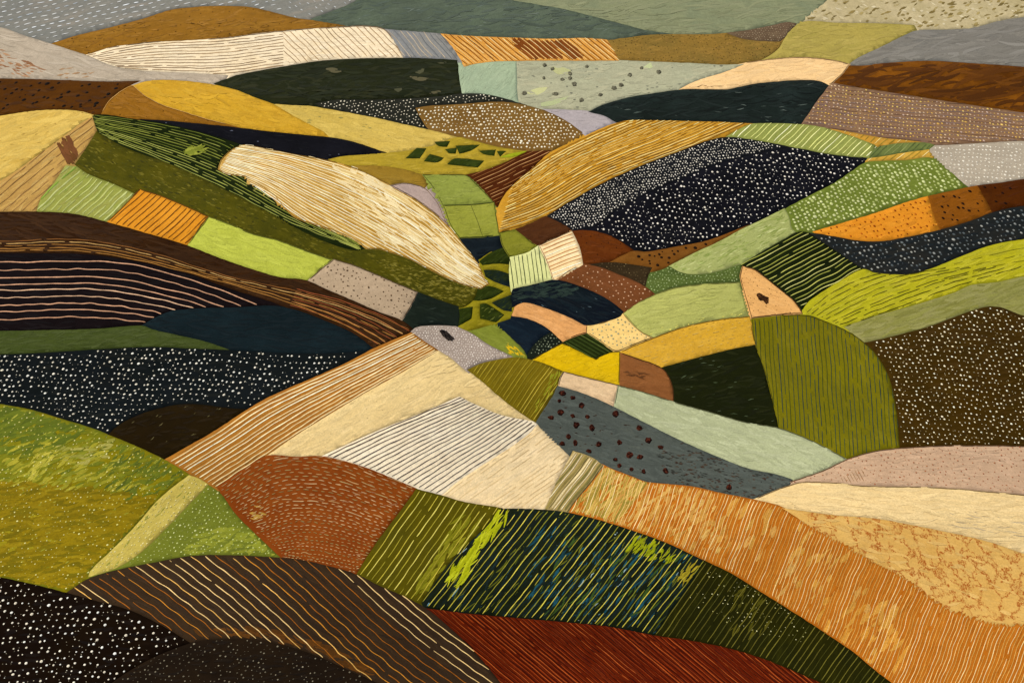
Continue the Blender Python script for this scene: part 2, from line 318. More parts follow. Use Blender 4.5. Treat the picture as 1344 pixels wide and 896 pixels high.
F('dotted_field', 'large dark olive-brown field covered with white dots at the right edge',
  '1132,450 1155,445 1180,439 1220,428 1260,413 1280,406 1297,402 1312,403 1325,407 1344,414 1560,432 1560,604 1344,598 1250,598 1175,600 1170,560 1165,520 1155,485 1143,465', '#3a290a #33260c #443210',
  [('D', 8.9, 1.6, '#efe4c4 #e0d4b0 #f6eed6', dict(keep=.93, var=.3)), ('D', 9, .8, '#9a8a5c', dict(keep=.4)), ('B', 60, 20, 4, 8, '#44320e #302308')])
F('striped_field', 'tall olive-green rounded field with dark vertical furrows left of the white-dotted brown field',
  '986,415 1030,413 1063,414 1080,420 1100,428 1125,442 1145,459 1160,480 1170,505 1176,535 1179,560 1181,592 1150,600 1115,610 1090,596 1050,578 1019,570 1014,530 1004,490 990,450', '#6b650f #615c14 #78701f',
  [('P', -86, 5.6, 1.25, '#1c3434 #28402e #34421c', dict(wob=.7, gap=.16))], edge=('#3d3a10', .8))
F('bare_field', 'pale peach triangle with a dark burnt blot, left of the dark green furrowed block',
  '974,349 990,353 1005,364 1025,380 1040,392 1049,403 1054,412 1030,413 986,418 981,400 975,380 971,362', '#d8a564 #ce9b5c #e2b274',
  [('D', 8, .9, '#6e4420 #55331a', dict(keep=.55)), ('B', 60, 12, 3, -20, '#dfae6e #cc985a')], edge=('#4a2f18', .9))
F('wheat_field', 'mustard-yellow strip running up to the olive-green rounded field',
  '812,462 835,452 860,442 900,428 950,418 984,415 987,430 992,456 960,466 920,476 890,486 866,488 838,478', '#c4982f #b98e30 #cfa646',
  [('P', 14, 4.2, 1.0, '#d3ad55 #b18628 #dcb964', dict(dash=(5, 3), wob=.5))], edge=('#6e5018', .9))
F('woodland_patch', 'dark forest-green square field above the mint-green slope',
  '868,482 920,468 960,458 991,452 1002,482 1011,515 1019,548 1024,568 985,560 950,552 915,542 876,532 876,500', '#1b1f0d #181d0e #23280f',
  [('B', 55, 20, 4, 10, '#20260f #14180a #282c12'), ('B', 420, 7, 1.1, 10, '#46543c #38462e')], wood=1)
F('earth_field', 'plain rusty-brown block between the bright yellow field and the dark forest-green square',
  '813,462 840,471 868,482 879,496 884,512 884,530 860,527 840,520 808,512 811,490', '#80512c #764a29 #8b5b34',
  [('B', 45, 16, 4, -10, '#8a5a32 #744826 #805330'), ('BP', '820,487 850,490 850,496 820,494', 14, 12, 2.5, -4, '#54341c #5f3d22')], edge=('#3d2513', .9))
F('meadow_field', 'bright canary-yellow field left of the rusty-brown block',
  '696,473 720,459 738,450 760,459 782,471 800,462 814,461 813,506 790,504 755,495 725,488', '#c9a60f #be9b10 #d3b122',
  [('B', 36, 10, 3, 15, '#d4b11c #bb980c #c6a418'), ('D', 13, .9, '#8c7412', dict(keep=.5))], edge=('#5f4a10', .8))
F('striped_field', 'small dark green diamond with faint stripes pressed into the canary-yellow field',
  '738,449 755,441 769,435 786,447 805,461 781,471 760,461', '#1d2a0f #1a240d #2a3616', [('P', -30, 4.6, 1.5, '#35481c #445626', dict(wob=.5))])
F('dotted_field', 'pale cream field with soft grey dots beside the smooth pale green field',
  '769,426 794,422 818,411 831,426 845,437 858,443 834,452 812,461 804,460 786,447 769,436', '#e0be74 #d6b46c #e8ca88',
  [('D', 8, 2.0, '#a3a07c #b3a878 #97936e', dict(keep=.9))], edge=('#6b5428', .9))
F('earth_field', 'curved peach-brown field with dry cracks between two navy fields',
  '670,413 673,402 678,397 687,395 706,399 732,408 751,416 771,425 770,437 754,442 737,449 722,440 705,428 688,420', '#cb945a #c08a52 #d6a26a',
  [('B', 30, 14, 2.5, -22, '#d8a672 #bd8650 #b07a46'), ('B', 150, 10, .9, -22, '#8c5c34')], edge=('#4a2c18', .9))
F('fallow_field', 'small dark navy leaf-shaped field beside the lime-green village slope',
  '650,421 660,417 674,415 692,418 711,426 724,435 712,446 700,458 692,476 682,460 665,438', '#121a22 #161f28 #1b2730', [('B', 60, 12, 2.5, -25, '#1d2a34 #0f151b #18232a')])
F('dotted_field', 'tiny dark green-black corner with pale green dots left of the canary-yellow field',
  '724,435 739,449 718,461 693,475 691,466 700,453 712,442', '#161d17 #1a211a #20281f', [('D', 5.6, 1.4, '#8f9c80 #6c7a60', dict(keep=.8))])
F('meadow_field', 'grass-green wedge with a yellow tip right of the white-dotted field with a dark stone',
  '612,434 625,421 638,424 659,433 675,447 688,460 694,476 672,472 640,455', '#6f7a2c #64702a #7f8838',
  [('B', 28, 9, 2.5, -30, '#828c3c #5f6c24 #74802c'), ('BP', '664,452 680,455 695,477 672,470', 12, 9, 3, -40, '#c9a616 #bd9c14')])
# ---- the village hollow
F('ploughed_field', 'small navy field directly above the hedged hollow', '602,311 630,311 657,308 663,327 645,336 630,346 616,336', '#161c20 #1a2126 #212a2e', [('B', 50, 12, 2.5, 3, '#222b31 #12171b')])
F('meadow_field', 'pale green field with dark flecks at the head of the small valley',
  '554,229 585,229 613,230 622,238 634,250 646,263 650,270 618,272 582,273 570,250', '#838f40 #788539 #929c4e',
  [('B', 60, 6, 1.2, 0, '#4f5c28 #66732f'), ('B', 40, 12, 3, 5, '#8c974a #76833a')], edge=('#3d451a', .7))
F('meadow_field', 'yellow-green field split by a thin hedge line in the small valley',
  '581,269 618,268 649,265 652,285 656,309 630,312 603,313 591,296', '#8b8f38 #808532 #9a9c48',
  [('B', 40, 12, 3, 5, '#979a42 #7d8430'), ('L', '617,268 625,288 633,311', '618,268 626,288 634,311', 1, 1.2, '#4d5420', dict(wob=.4))], edge=('#3d451a', .9))
F('meadow_field', 'yellow lanes of grass in the hollow between tiny dark green plots',
  '628,341 645,330 663,324 676,334 676,398 670,418 645,426 614,434 598,430 600,403 618,393 622,378 642,372 632,355', '#84791a #776f18 #958826', [('B', 30, 9, 2.4, 20, '#958826 #71691a #a3942e')])
for lab, pts in (('topmost dark green plot in the hollow under the navy field', '629,343 643,332 662,324 671,337 670,347 651,346 633,348'),
                 ('dark bottle-green plot at the right of the hollow beside the mint striped field', '635,354 651,354 671,360 671,377 652,371 637,363'),
                 ('kite-shaped dark green plot in the middle of the hollow', '611,394 622,382 641,375 662,382 641,393'),
                 ('dark teal triangular plot at the right edge of the hollow', '645,397 672,386 672,409 661,407'),
                 ('mossy green plot at the left foot of the hollow', '602,405 621,402 619,418 600,429'),
                 ('mottled bright and dark green plot at the foot of the hollow', '630,399 638,398 662,413 651,423 630,418')):
    F('hedged_plot', lab, pts, '#1b2712 #18222a #2b3a18' if 'teal' in lab or 'bottle' in lab else '#26330f #1d2a10 #3b4a1a',
      [('B', 14, 8, 2, 30, '#34471a #1b260e #4a5a22' if 'mottled' not in lab else '#7c8a30 #26331a #96a04a #1b260e')], group='dark green plots in the hollow', cat='plot')
F('meadow_field', 'small olive-green square above the mint striped field',
  '655,305 668,302 681,301 693,314 706,324 690,335 668,337 659,322', '#7a7a28 #6f7124 #8a8834', [('B', 40, 9, 2.5, 10, '#898834 #6b6d22')], edge=('#3a3c14', .9))
F('earth_field', 'dark chocolate-brown patch below the amber-gold slope', '676,301 700,291 716,283 735,292 752,303 730,313 708,324 695,315', '#4a2c18 #432716 #563620', [('B', 45, 12, 3, 12, '#54341c #402412')])
F('striped_field', 'small pale mint field with dark upright lines next to the cream striped square',
  '669,337 690,332 707,322 717,345 726,367 700,378 671,386 668,362', '#cdcf8c #c3c884 #d6d89c', [('P', -82, 5.6, 1.4, '#2e3f26 #3d4c30', dict(wob=.5))])
F('striped_field', 'small cream square with peach stripes beside the rusty brown dome',
  '707,322 730,311 751,302 761,320 768,346 745,358 727,371 718,346', '#ecd2a0 #e3c692 #f3dfb6', [('P', 21, 4.8, 1.3, '#c98f52 #fbeecf #b98048', dict(wob=.5))], edge=('#54331a', .9))
F('earth_field', 'rusty-red brown dome at the left foot of the black dotted hill', '751,303 765,302 780,303 800,309 815,317 832,328 818,340 800,347 785,351 766,349 761,325', '#5d2f10 #542a10 #6a3a18',
  [('D', 12, 1.1, '#2c1508', dict(keep=.6)), ('B', 45, 14, 3, -10, '#6a3815 #50280d')])
F('spotted_field', 'narrow tan-brown strip with black spots under the black dotted hill',
  '796,346 815,336 832,329 850,330 890,323 930,315 985,294 945,316 915,330 885,345 870,353 853,357 830,352', '#6f471c #664018 #7c5426', [('D', 12, 2.9, '#20140a #2a190c', dict(keep=.9, jit=.4))])
F('stippled_field', 'small charcoal-brown sliver with tiny specks below the spotted tan strip', '768,347 800,344 830,347 856,351 850,364 847,378 830,370 805,360', '#33291a #2d2418 #3e3220', [('D', 5.5, .8, '#6d5c40 #86744f', dict(keep=.8))])
F('dotted_field', 'reddish-brown field with sparse pinkish dots between the navy field and the smooth pale green field',
  '733,367 750,357 767,346 790,351 810,359 830,367 847,376 861,386 838,397 818,411 800,398 775,386 750,376', '#6a3f24 #60391f #77492b', [('D', 9, 1.6, '#cda582 #b58a68', dict(keep=.8)), ('B', 60, 10, 2.5, -25, '#744828 #5c361c')])
F('fallow_field', 'curved navy-black field below the mint and cream striped squares',
  '671,384 673,379 700,373 727,367 745,370 775,381 800,394 819,409 815,415 795,422 770,427 751,418 732,410 706,401 687,397 672,404', '#13191d #10141c #1d2a2e',
  [('B', 45, 18, 3, -22, '#1d282c #0e1218 #18222a'), ('BP', '672,380 727,367 760,376 745,388 680,392', 22, 14, 3, 8, '#22342e #1c2c28'), ('B', 500, 4, 1, -20, '#4a5a60')])
# ---- the left flank
F('wheat_field', 'pale yellow rounded hill at the left edge above the tan ruled slope',
  '-220,178 0,152 40,146 75,144 105,146 124,151 112,160 95,173 70,192 45,210 20,229 0,242 -220,352', '#cdae58 #c2a04a #d8bc6a',
  [('B', 40, 24, 5, 18, '#d5b862 #c39f48 #cba850'), ('B', 420, 5, 1.2, 10, '#a08038')])
F('striped_field', 'tan slope with thin brown ruled lines and one brown bare patch',
  '-220,345 0,237 20,225 45,207 70,189 95,170 112,158 125,152 128,172 116,195 104,214 92,226 75,250 50,283 20,284 0,284 -220,300', '#b5904e #a98448 #c29e5e',
  [('P', 40, 8.5, 1.3, '#7d5a32 #8c683c', dict(wob=.8, gap=.1)), ('B', 50, 24, 4, 40, '#c2a058 #a98446 #bda66a'),
   ('C', 'bare_patch', 'brown bare earth patch', '77,190 92,177 95,190 102,204 92,217 83,207', 9, 14, 5, -55, '#6e4526 #63401f')])
F('striped_field', 'pale green patch with slanting soft stripes left of the orange ploughed patch',
  '86,217 107,219 120,223 139,231 161,240 184,249 171,262 156,277 140,298 118,296 94,290 46,284 54,260 70,241', '#869040 #8f9048 #979c54',
  [('P', 43, 6.4, 2.4, '#b3bb78 #6f9a38 #a8b066 #7c9a40', dict(wob=.9, gap=.1)), ('B', 60, 16, 3, 43, '#a9985c #7f9440 #b8b880')])
F('moor_field', 'long mossy olive-brown band running diagonally from upper left to the hollow',
  '128,170 140,180 170,195 220,213 260,230 310,255 350,278 390,300 430,316 470,326 500,322 530,332 560,350 600,366 628,376 622,393 605,404 575,402 548,392 520,380 490,368 460,354 436,346 400,335 365,321 330,310 300,300 270,291 250,281 215,266 182,256 150,242 115,228 98,216 112,196', '#4b4710 #403f12 #5c5518',
  [('X', 30, 6, 1.8, -20, '#5a5416 #3b3a0e #67601e #474610'), ('BP', '500,340 630,375 605,405 520,375', 16, 6, 1.6, -10, '#7d7430 #6a6220')])
F('ploughed_field', 'orange ploughed patch with dark slanting furrows between the pale green and lime patches',
  '184,248 215,258 250,273 274,284 262,300 246,324 225,324 190,314 160,306 136,295 155,277 170,262', '#cf8a26 #c58022 #da9836',
  [('P', 42, 6.6, 1.5, '#5e330f #6d3d12', dict(wob=.7)), ('B', 80, 16, 2, 42, '#de9f3e #c27c20')], edge=('#5a3512', .9))
F('meadow_field', 'plain bright lime-green patch right of the orange ploughed patch',
  '274,284 300,293 330,306 365,315 400,328 437,341 420,354 401,374 370,374 340,364 300,350 270,340 243,326 260,302', '#aeb748 #a5ae42 #b8c058',
  [('B', 45, 24, 5, -18, '#b6be50 #a4ad40 #aab346')], edge=('#5c5f24', .9))
F('stippled_field', 'beige patch sprinkled with small dark dots at the end of the row of patches',
  '438,340 460,346 490,358 520,371 549,383 542,398 526,425 500,418 470,405 430,388 399,372 420,354', '#b09a7e #a69176 #bca68a',
  [('D', 9.6, 1.5, '#5c4632 #6d543c', dict(keep=.85)), ('D', 14, 1.3, '#3d2d1e', dict(keep=.3))], edge=('#4e3a22', .9))
F('woodland_patch', 'small dark teal patch between the beige dotted patch and the hollow', '549,383 575,393 602,402 603,415 600,434 571,434 552,436 536,442 524,426 538,405', '#1a241c #17211e #232f26', [('B', 55, 14, 3, -15, '#223028 #141c16'), ('B', 600, 8, 1, 0, '#44544a')], wood=1)
F('striped_field', 'long dark green slope with thin yellow-green furrows in the upper left',
  '121,152 132,150 150,152 175,156 215,162 250,170 290,181 325,192 320,240 350,262 390,284 430,302 460,314 480,326 470,329 440,322 400,305 370,287 330,266 290,246 260,231 220,214 170,196 140,181 128,172', '#1a240e #15200d #242f12',
  [('L', '118,150 215,163 300,187 380,240 470,318', '126,176 220,215 290,247 380,293 474,329', 15, 1.2, '#7f8a38 #66742c #98a04c', dict(wob=.8, gap=.22)),
   ('C', 'grass_tuft', 'yellow-green grassy tuft', '240,196 255,192 270,195 262,203 248,204', 10, 11, 3.5, 12, '#8a9236 #6f7a28')])
F('stubble_field', 'large pale golden stubble slope with many cream furrows in the middle left',
  '286,222 290,210 303,197 320,190 345,194 390,203 430,210 460,218 490,231 515,244 545,261 570,279 590,297 605,316 620,335 632,354 634,364 643,372 632,379 615,376 590,367 560,352 535,339 517,333 496,327 481,327 472,319 450,308 416,296 389,287 372,272 357,255 338,243 321,232 298,229', '#b3893a #c09a4e #d0b068',
  [('B', 24, 30, 5, -32, '#cfae66 #b8904a #d9bd7c #a47c30 #ab8234'), ('BP', '440,222 500,236 630,350 600,362 480,295', 30, 30, 6, -36, '#dcc48c #d2b678 #e3d0a0'), ('BP', '330,195 400,205 380,225 320,215', 90, 22, 6, -34, '#c08e34 #b58228'), ('BP', '400,250 500,290 540,310 460,300', 160, 22, 6, -34, '#a87c2c #b88a36'),
   ('L', '310,188 400,200 490,228 570,276 620,328 662,360', '286,226 340,250 400,292 480,338 550,372 610,398', 26, 1.4, '#f0e4bc #ead6a0 #f6eed2', dict(wob=.7))], edge=('#7a5a20', .8))
F('fallow_field', 'small plain lilac-grey sliver right of the golden stubble slope', '511,243 530,240 545,242 558,247 567,256 576,268 585,290 592,300 570,280 545,262', '#a8948a #9f8c84 #b29f94', [('B', 50, 12, 3, -40, '#b09d93 #a08d84')], edge=('#6a5638', .8))
F('earth_field', 'dark brown shoulder with broken golden streaks sweeping from the left edge to the cream ridge',
  '-220,290 0,278 60,278 100,281 140,291 190,305 243,321 290,339 340,356 370,364 400,367 430,380 470,397 500,410 527,420 548,436 520,460 490,470 470,450 440,432 400,420 300,400 180,360 0,345 -220,345', '#33200f #2b1a0d #452b14',
  [('B', 34, 40, 4, -8, '#3d2712 #28180c #4b3016 #2f1d0e'),
   ('L', '-220,312 0,316 100,313 190,328 300,362 400,383 470,402 540,430', '-220,330 0,331 120,333 250,360 360,393 440,425 500,458', 5, 1.15, '#a87638 #c8a060 #84562a', dict(wob=.8, gap=.12)),
   ('L', '390,378 450,394 500,412 540,433', '380,402 430,418 470,438 495,455', 6, 1.2, '#b07844 #8c4a2a #cc9c5c', dict(wob=1.0, gap=.06))])
F('striped_field', 'black field with widely spaced pink lines at the left edge',
  '-220,331 0,332 60,332 120,334 180,343 250,360 300,378 350,394 375,403 360,410 300,420 240,430 190,436 160,440 100,442 0,444 -220,446', '#151011 #191314 #1e1718',
  [('L', '-220,338 0,341 120,340 180,345 280,374 352,403', '-220,424 0,424 90,420 180,425 250,440', 9, 1.6, '#c99a78 #b98c6c #d8b08c', dict(wob=1.3)), ('B', 90, 26, 3, -4, '#1e1718 #110c0d')])
F('fallow_field', 'plain dark petrol-blue rounded field between the black pink-lined field and the navy dotted band',
  '184,428 205,416 225,408 270,404 310,403 360,401 390,407 430,422 465,438 488,455 500,462 470,468 420,470 380,470 300,466 250,452 210,444', '#141d20 #182327 #1c282b',
  [('B', 50, 24, 3, -5, '#1c282c #121a1d #172125')])
F('meadow_field', 'narrow dark grass-green strip at the left edge above the navy dotted band',
  '-220,436 0,434 60,433 130,431 186,427 200,432 240,441 270,448 305,460 300,470 200,466 100,472 0,476 -220,482', '#3c4a22 #36451f #4a5630',
  [('B', 26, 22, 3, 5, '#475530 #33421c #525e38 #3d4c28')])
F('dotted_field', 'wide navy-black band covered with white dots at the left edge',
  '-220,472 0,465 50,463 100,460 150,457 200,455 250,457 300,459 380,463 440,463 480,459 510,450 480,475 400,510 350,532 300,560 150,585 60,560 0,542 -220,520', '#131717 #161a1c #181a18',
  [('D', 9.8, 1.85, '#ebe5d2 #dcd6c0 #f4f0e2', dict(keep=.92, var=.3)), ('D', 9, .8, '#8c8a7c', dict(keep=.35)), ('B', 120, 20, 5, 0, '#1a1d20 #101414 #1d1e18')])
F('earth_field', 'low dark brown mound between the navy dotted band and the brown lined ridge',
  '138,575 150,562 165,552 190,541 215,534 240,530 270,531 300,535 330,537 310,555 270,582 240,602 217,612 190,602', '#231a0a #1e170a #2c220f', [('B', 60, 16, 4, 8, '#2a200d #1b1408'), ('B', 420, 5, 1, 30, '#5c5434')])
F('bare_field', 'plain straw-coloured field on top of the central cream ridge',
  '345,600 390,570 430,545 480,515 530,487 577,459 592,469 614,485 640,507 670,532 704,555 712,566 700,575 600,600 422,606 380,610', '#d8be84 #cfb47a #e2ca96',
  [('B', 45, 24, 4, 28, '#dcc48c #d0b67c #d8bc82'), ('D', 16, .7, '#8f7642', dict(keep=.4))])
F('striped_field', 'ochre-brown shoulder of the central ridge with long cream ruled lines',
  '215,603 245,586 280,566 320,540 350,522 400,500 450,478 490,457 520,444 542,435 558,447 577,459 530,487 480,515 430,545 390,570 350,598 320,618 290,645 260,632', '#a06a28 #94602a #af7834',
  [('L', '222,604 285,566 340,530 450,480 545,436', '286,640 345,601 430,546 480,516 580,459', 12, 1.75, '#efdcac #f8ecc8 #e2c890', dict(wob=.8, ends=1)), ('B', 90, 30, 3, 32, '#a8742e #8f5a22')])
F('bare_field', 'pale cream field at the right foot of the central ridge, finely brushed',
  '572,652 600,632 640,605 680,580 700,562 706,557 720,575 745,593 757,590 748,612 735,640 718,675 690,676 640,668 600,660', '#e0c89a #d8bf90 #e8d2aa',
  [('P', 35, 5, 1.0, '#e6d0a4 #cdb07c', dict(wob=.5, gap=.4)), ('B', 60, 16, 3, 30, '#e4cea2 #dac294')])
F('striped_field', 'white field with even dark pencil lines lying across the central ridge',
  '420,599 455,583 500,563 550,543 603,520 630,533 660,545 703,553 700,563 685,576 660,593 630,612 600,632 574,652 545,650 510,635 480,622 450,610', '#e8dabc #e0d0b0 #ece2ca',
  [('L', '424,598 500,563 560,538 603,521', '574,650 630,611 665,588 706,557', 20, 1.7, '#43362e #54463a #3a3030', dict(wob=.8, ends=1))])
F('spotted_field', 'small grey-white field full of white dots with one dark stone on it',
  '539,435 545,430 552,428 571,427 598,428 608,432 619,437 638,450 655,459 674,468 655,472 638,480 615,490 592,470 575,459 558,448', '#9a8c80 #908378 #a5978a',
  [('D', 4.6, 1.3, '#e6dcd0 #d6cabc', {})])
F('striped_field', 'small olive-gold mound with curved furrows at the right shoulder of the central ridge',
  '613,485 630,477 651,472 670,469 690,470 715,477 741,488 737,502 727,520 714,540 705,556 688,545 670,532 650,516 632,500', '#6d5d12 #635514 #7c6c1e',
  [('P', 60, 5.6, 1.4, '#9c8a28 #85761e #b09c36', dict(wob=.7, bow=6)), ('BP', '725,490 740,488 715,545 700,540', 40, 9, 2, 60, '#8f8f24 #7c801c')])
# ---- the slate slope and right foot
F('bare_field', 'pale peach end of the mint-green slope next to the olive-gold mound', '740,487 775,496 813,505 811,520 806,542 781,530 754,518 732,510 735,496', '#d3b58c #c9ab84 #dcc19a', [('B', 50, 12, 3, -15, '#dcc29c #c8aa82')], edge=('#54422a', .9))
F('meadow_field', 'smooth pale mint-green slope sweeping down to the pink dotted hill',
  '811,505 848,515 882,526 928,539 981,554 1022,561 1064,577 1099,595 1113,603 1091,620 1064,632 1030,640 981,626 928,605 888,585 848,565 804,543 808,520', '#a3ab84 #9aa27c #b0b692',
  [('B', 40, 26, 5, -18, '#adb490 #98a07a #a5ac88 #b4ba98')], edge=('#4e5034', .9))
F('spotted_field', 'slate-blue slope strewn with rusty-dark clumps below the mint-green slope',
  '732,506 754,512 781,522 807,534 848,555 888,575 928,593 981,614 1019,622 1041,629 1030,645 1000,664 950,656 910,646 860,642 830,634 795,622 760,606 745,596 725,575 703,554 712,540 725,520', '#4b534c #434b46 #575f56',
  [('B', 45, 20, 4, -15, '#535d58 #434d4a #4b5754'), ('BP', '860,590 930,595 1035,630 1000,660 880,640', 24, 5, 1.8, -10, '#33342e #3d2f26 #2e302c #463a2e'), ('B', 220, 4, 1.5, 0, '#3a2c24 #332a24')])
F('stippled_field', 'dusty pink hill finely dotted with brown at the right edge',
  '1036,632 1060,624 1080,617 1112,602 1150,591 1200,586 1260,584 1344,585 1560,596 1560,690 1344,662 1225,650 1134,647 1060,642', '#bb9c7e #b29376 #c6a88c',
  [('D', 9.4, 1.45, '#96583a #a06846', dict(keep=.8)), ('B', 60, 24, 4, -3, '#c2a486 #b49476'), ('P', -62, 4, 1.1, '#8a6a48', dict(wob=.3, **{'in': '1100,628 1132,612 1138,632 1110,634'}))], edge=('#5c4028', .9))
F('bare_field', 'smooth cream field tapering to a point beneath the dusty pink hill',
  '986,656 1005,648 1019,642 1040,635 1054,632 1096,633 1134,637 1225,639 1292,644 1344,649 1560,672 1560,800 1344,740 1250,712 1150,695 1060,684 1010,670', '#dcc088 #d3b67e #e5cc98',
  [('B', 40, 36, 5, -5, '#e3ca96 #d4b780 #dec48c'), ('BP', '1240,660 1344,680 1344,712 1250,690', 90, 18, 1.1, -4, '#a8987a #b5a484')], edge=('#6a5030', .9))
F('striped_field', 'long orange slope combed with fine wavy cream lines',
  '752,592 775,599 795,611 830,625 850,632 880,635 910,638 940,645 990,655 1030,666 1060,690 1110,720 1180,756 1240,800 1310,822 1344,824 1560,840 1560,1060 1300,1010 1165,906 1120,872 1080,846 1000,795 920,752 840,718 770,695 705,680 725,645 740,618', '#a8601a #b26a20 #9f5414',
  [('BP', '752,592 850,630 800,700 700,680', 26, 34, 4, 52, '#a4863a #8c7a30 #bfa050'), ('BP', '800,620 940,645 960,730 800,690', 80, 16, 5, 55, '#bd8a42 #b38036 #c49a50'),
   ('BP', '900,640 1120,720 1200,860 960,740', 520, 20, 7, 62, '#c4924a #bb8638'), ('BP', '1060,760 1200,840 1160,896 1080,820', 190, 22, 6, 60, '#c2842f #c68c38'), ('B', 90, 20, 4, 62, '#bf7a28 #a45a14 #b46c1e'),
   ('P', 62, 4.7, 1.25, '#dcb873 #e8cc90 #cc9c50', dict(wob=1.9, gap=.03, bow=-10))])
F('striped_field', 'cream and olive banded strip where the cream field meets the orange slope',
  '752,591 765,595 779,601 793,611 772,638 752,662 742,682 712,676 724,647 738,618', '#a5905a #988450 #b8a470',
  [('P', 52, 7.5, 3.6, '#d6c290 #746c3a #cdb680 #8c7c44', dict(wob=.8)), ('P', 52, 7.5, 1.1, '#efe0b8 #5e5830', dict(wob=.8, off=3.6))])
F('marbled_field', 'honey-coloured marbled field veined with rusty orange at the right edge above the orange slope',
  '1026,666 1060,671 1100,676 1150,680 1200,689 1250,699 1300,711 1344,726 1560,788 1560,840 1344,817 1310,817 1280,807 1240,793 1200,764 1180,752 1150,738 1110,712 1080,698 1055,684', '#cfa65c #c69a50 #d9b46e',
  [('B', 199, 20, 5, -15, '#d4ac64 #c69a56 #dab674')], veins='#9c5420')
# ---- the front
F('meadow_field', 'big sunny green and mustard hill in the lower left sprinkled with pale dots',
  '-220,500 0,530 40,537 80,549 120,561 150,573 190,590 220,605 250,623 262,634 225,668 190,700 160,735 130,765 100,785 60,782 0,769 -220,745', '#626a1c #7e720f #86862a',
  [('BP', '-220,495 0,530 120,560 60,590 -60,600 -220,640', 70, 22, 6, 20, '#55641c #5c6a1e #4e5e1c'), ('BP', '150,580 240,622 190,660 140,640', 60, 16, 4, 40, '#566620 #5f6c22 #4f5e20'), ('BP', '-220,495 0,525 150,570 250,620 200,650 60,640 -220,640', 230, 16, 4, 14, '#68701e #606c1e #74761e #6c6e18'), ('BP', '-220,625 0,632 215,655 130,770 -220,760', 26, 26, 6, 10, '#7a680c #84700e #6f620e #8a7614'),
   ('BP', '40,600 75,590 55,625 35,630', 14, 14, 2.4, 45, '#b0a640 #a09a34'), ('BP', '75,585 150,575 135,610 80,612', 60, 14, 4, 10, '#9a9448 #8c8a3a'), ('BP', '-10,590 110,570 200,640 20,650', 70, 16, 4, 30, '#8f8a28 #9c942e #7d8024'), ('BP', '-20,690 70,670 60,720 -20,730', 120, 24, 6, 10, '#8f8218 #998a1c'),
   ('B', 260, 9, 2, 30, '#8a8a2c #9a9838 #5d6624'), ('D', 8.6, 1.3, '#cfc870 #ddd890 #b8b04c', dict(keep=.65, var=.4))])
F('dotted_field', 'yellow-green triangular field with pale dots below the pale grass track',
  '270,634 282,641 292,650 310,672 330,693 355,715 380,736 340,740 300,738 250,739 200,748 150,760 110,764 140,740 180,712 225,668', '#667026 #5f6a24 #747c30',
  [('D', 8.2, 1.4, '#bcc87c #a9b868 #cdd390', dict(var=.4)), ('BP', '260,690 340,700 370,735 240,735', 45, 16, 5, 12, '#7c842a #868c30'), ('B', 90, 12, 4, 20, '#6f782a #5e6a28')])
F('grass_track', 'straight pale yellow-green grass track crossing the sunny green hill',
  '248,623 260,627 274,635 250,660 220,691 188,722 155,744 116,757 118,749 150,718 180,687 206,657 228,638', '#b8a752 #ab9a48 #c8b664',
  [('D', 8, 1.6, '#d0c47c #dccf8c', dict(keep=.9)), ('X', 90, 9, 2.4, 40, '#8c8a3a #b8a650 #c0b060')], cat='track')
F('stitched_field', 'rust-brown field of wavy tan stitches between the green hill and the olive lined field',
  '284,638 300,628 320,614 348,598 365,597 390,599 422,598 450,604 480,613 510,625 548,641 545,660 520,690 495,725 474,760 440,753 410,745 376,736 350,714 330,695 310,675 296,655', '#753813 #824318 #682f10',
  [('L', '284,640 350,600 430,598 548,640', '380,736 410,742 440,748 474,754', 32, 1.5, '#ad8656 #a08a5a #b8966a #8c784a', dict(wob=1.8, dash=(11, 3))),
   ('B', 160, 7, 1.6, -10, '#b9a070 #c9a87c'), ('BP', '320,660 345,665 345,685 325,680', 60, 8, 4, -10, '#a8843a')])
F('striped_field', 'olive field with slanting yellow lines right of the rust-brown stitched field',
  '546,641 575,648 610,658 660,666 640,692 615,722 585,752 566,778 556,798 530,788 500,772 468,753 485,725 510,690 533,660', '#4f480c #474210 #5b5212',
  [('P', 55, 8.0, 1.5, '#b5a63a #d2c55c #978c2c', dict(wob=1.2, gap=.06)), ('BP', '600,680 630,690 570,775 545,765', 40, 24, 4, 55, '#6c6a14 #78751a')])
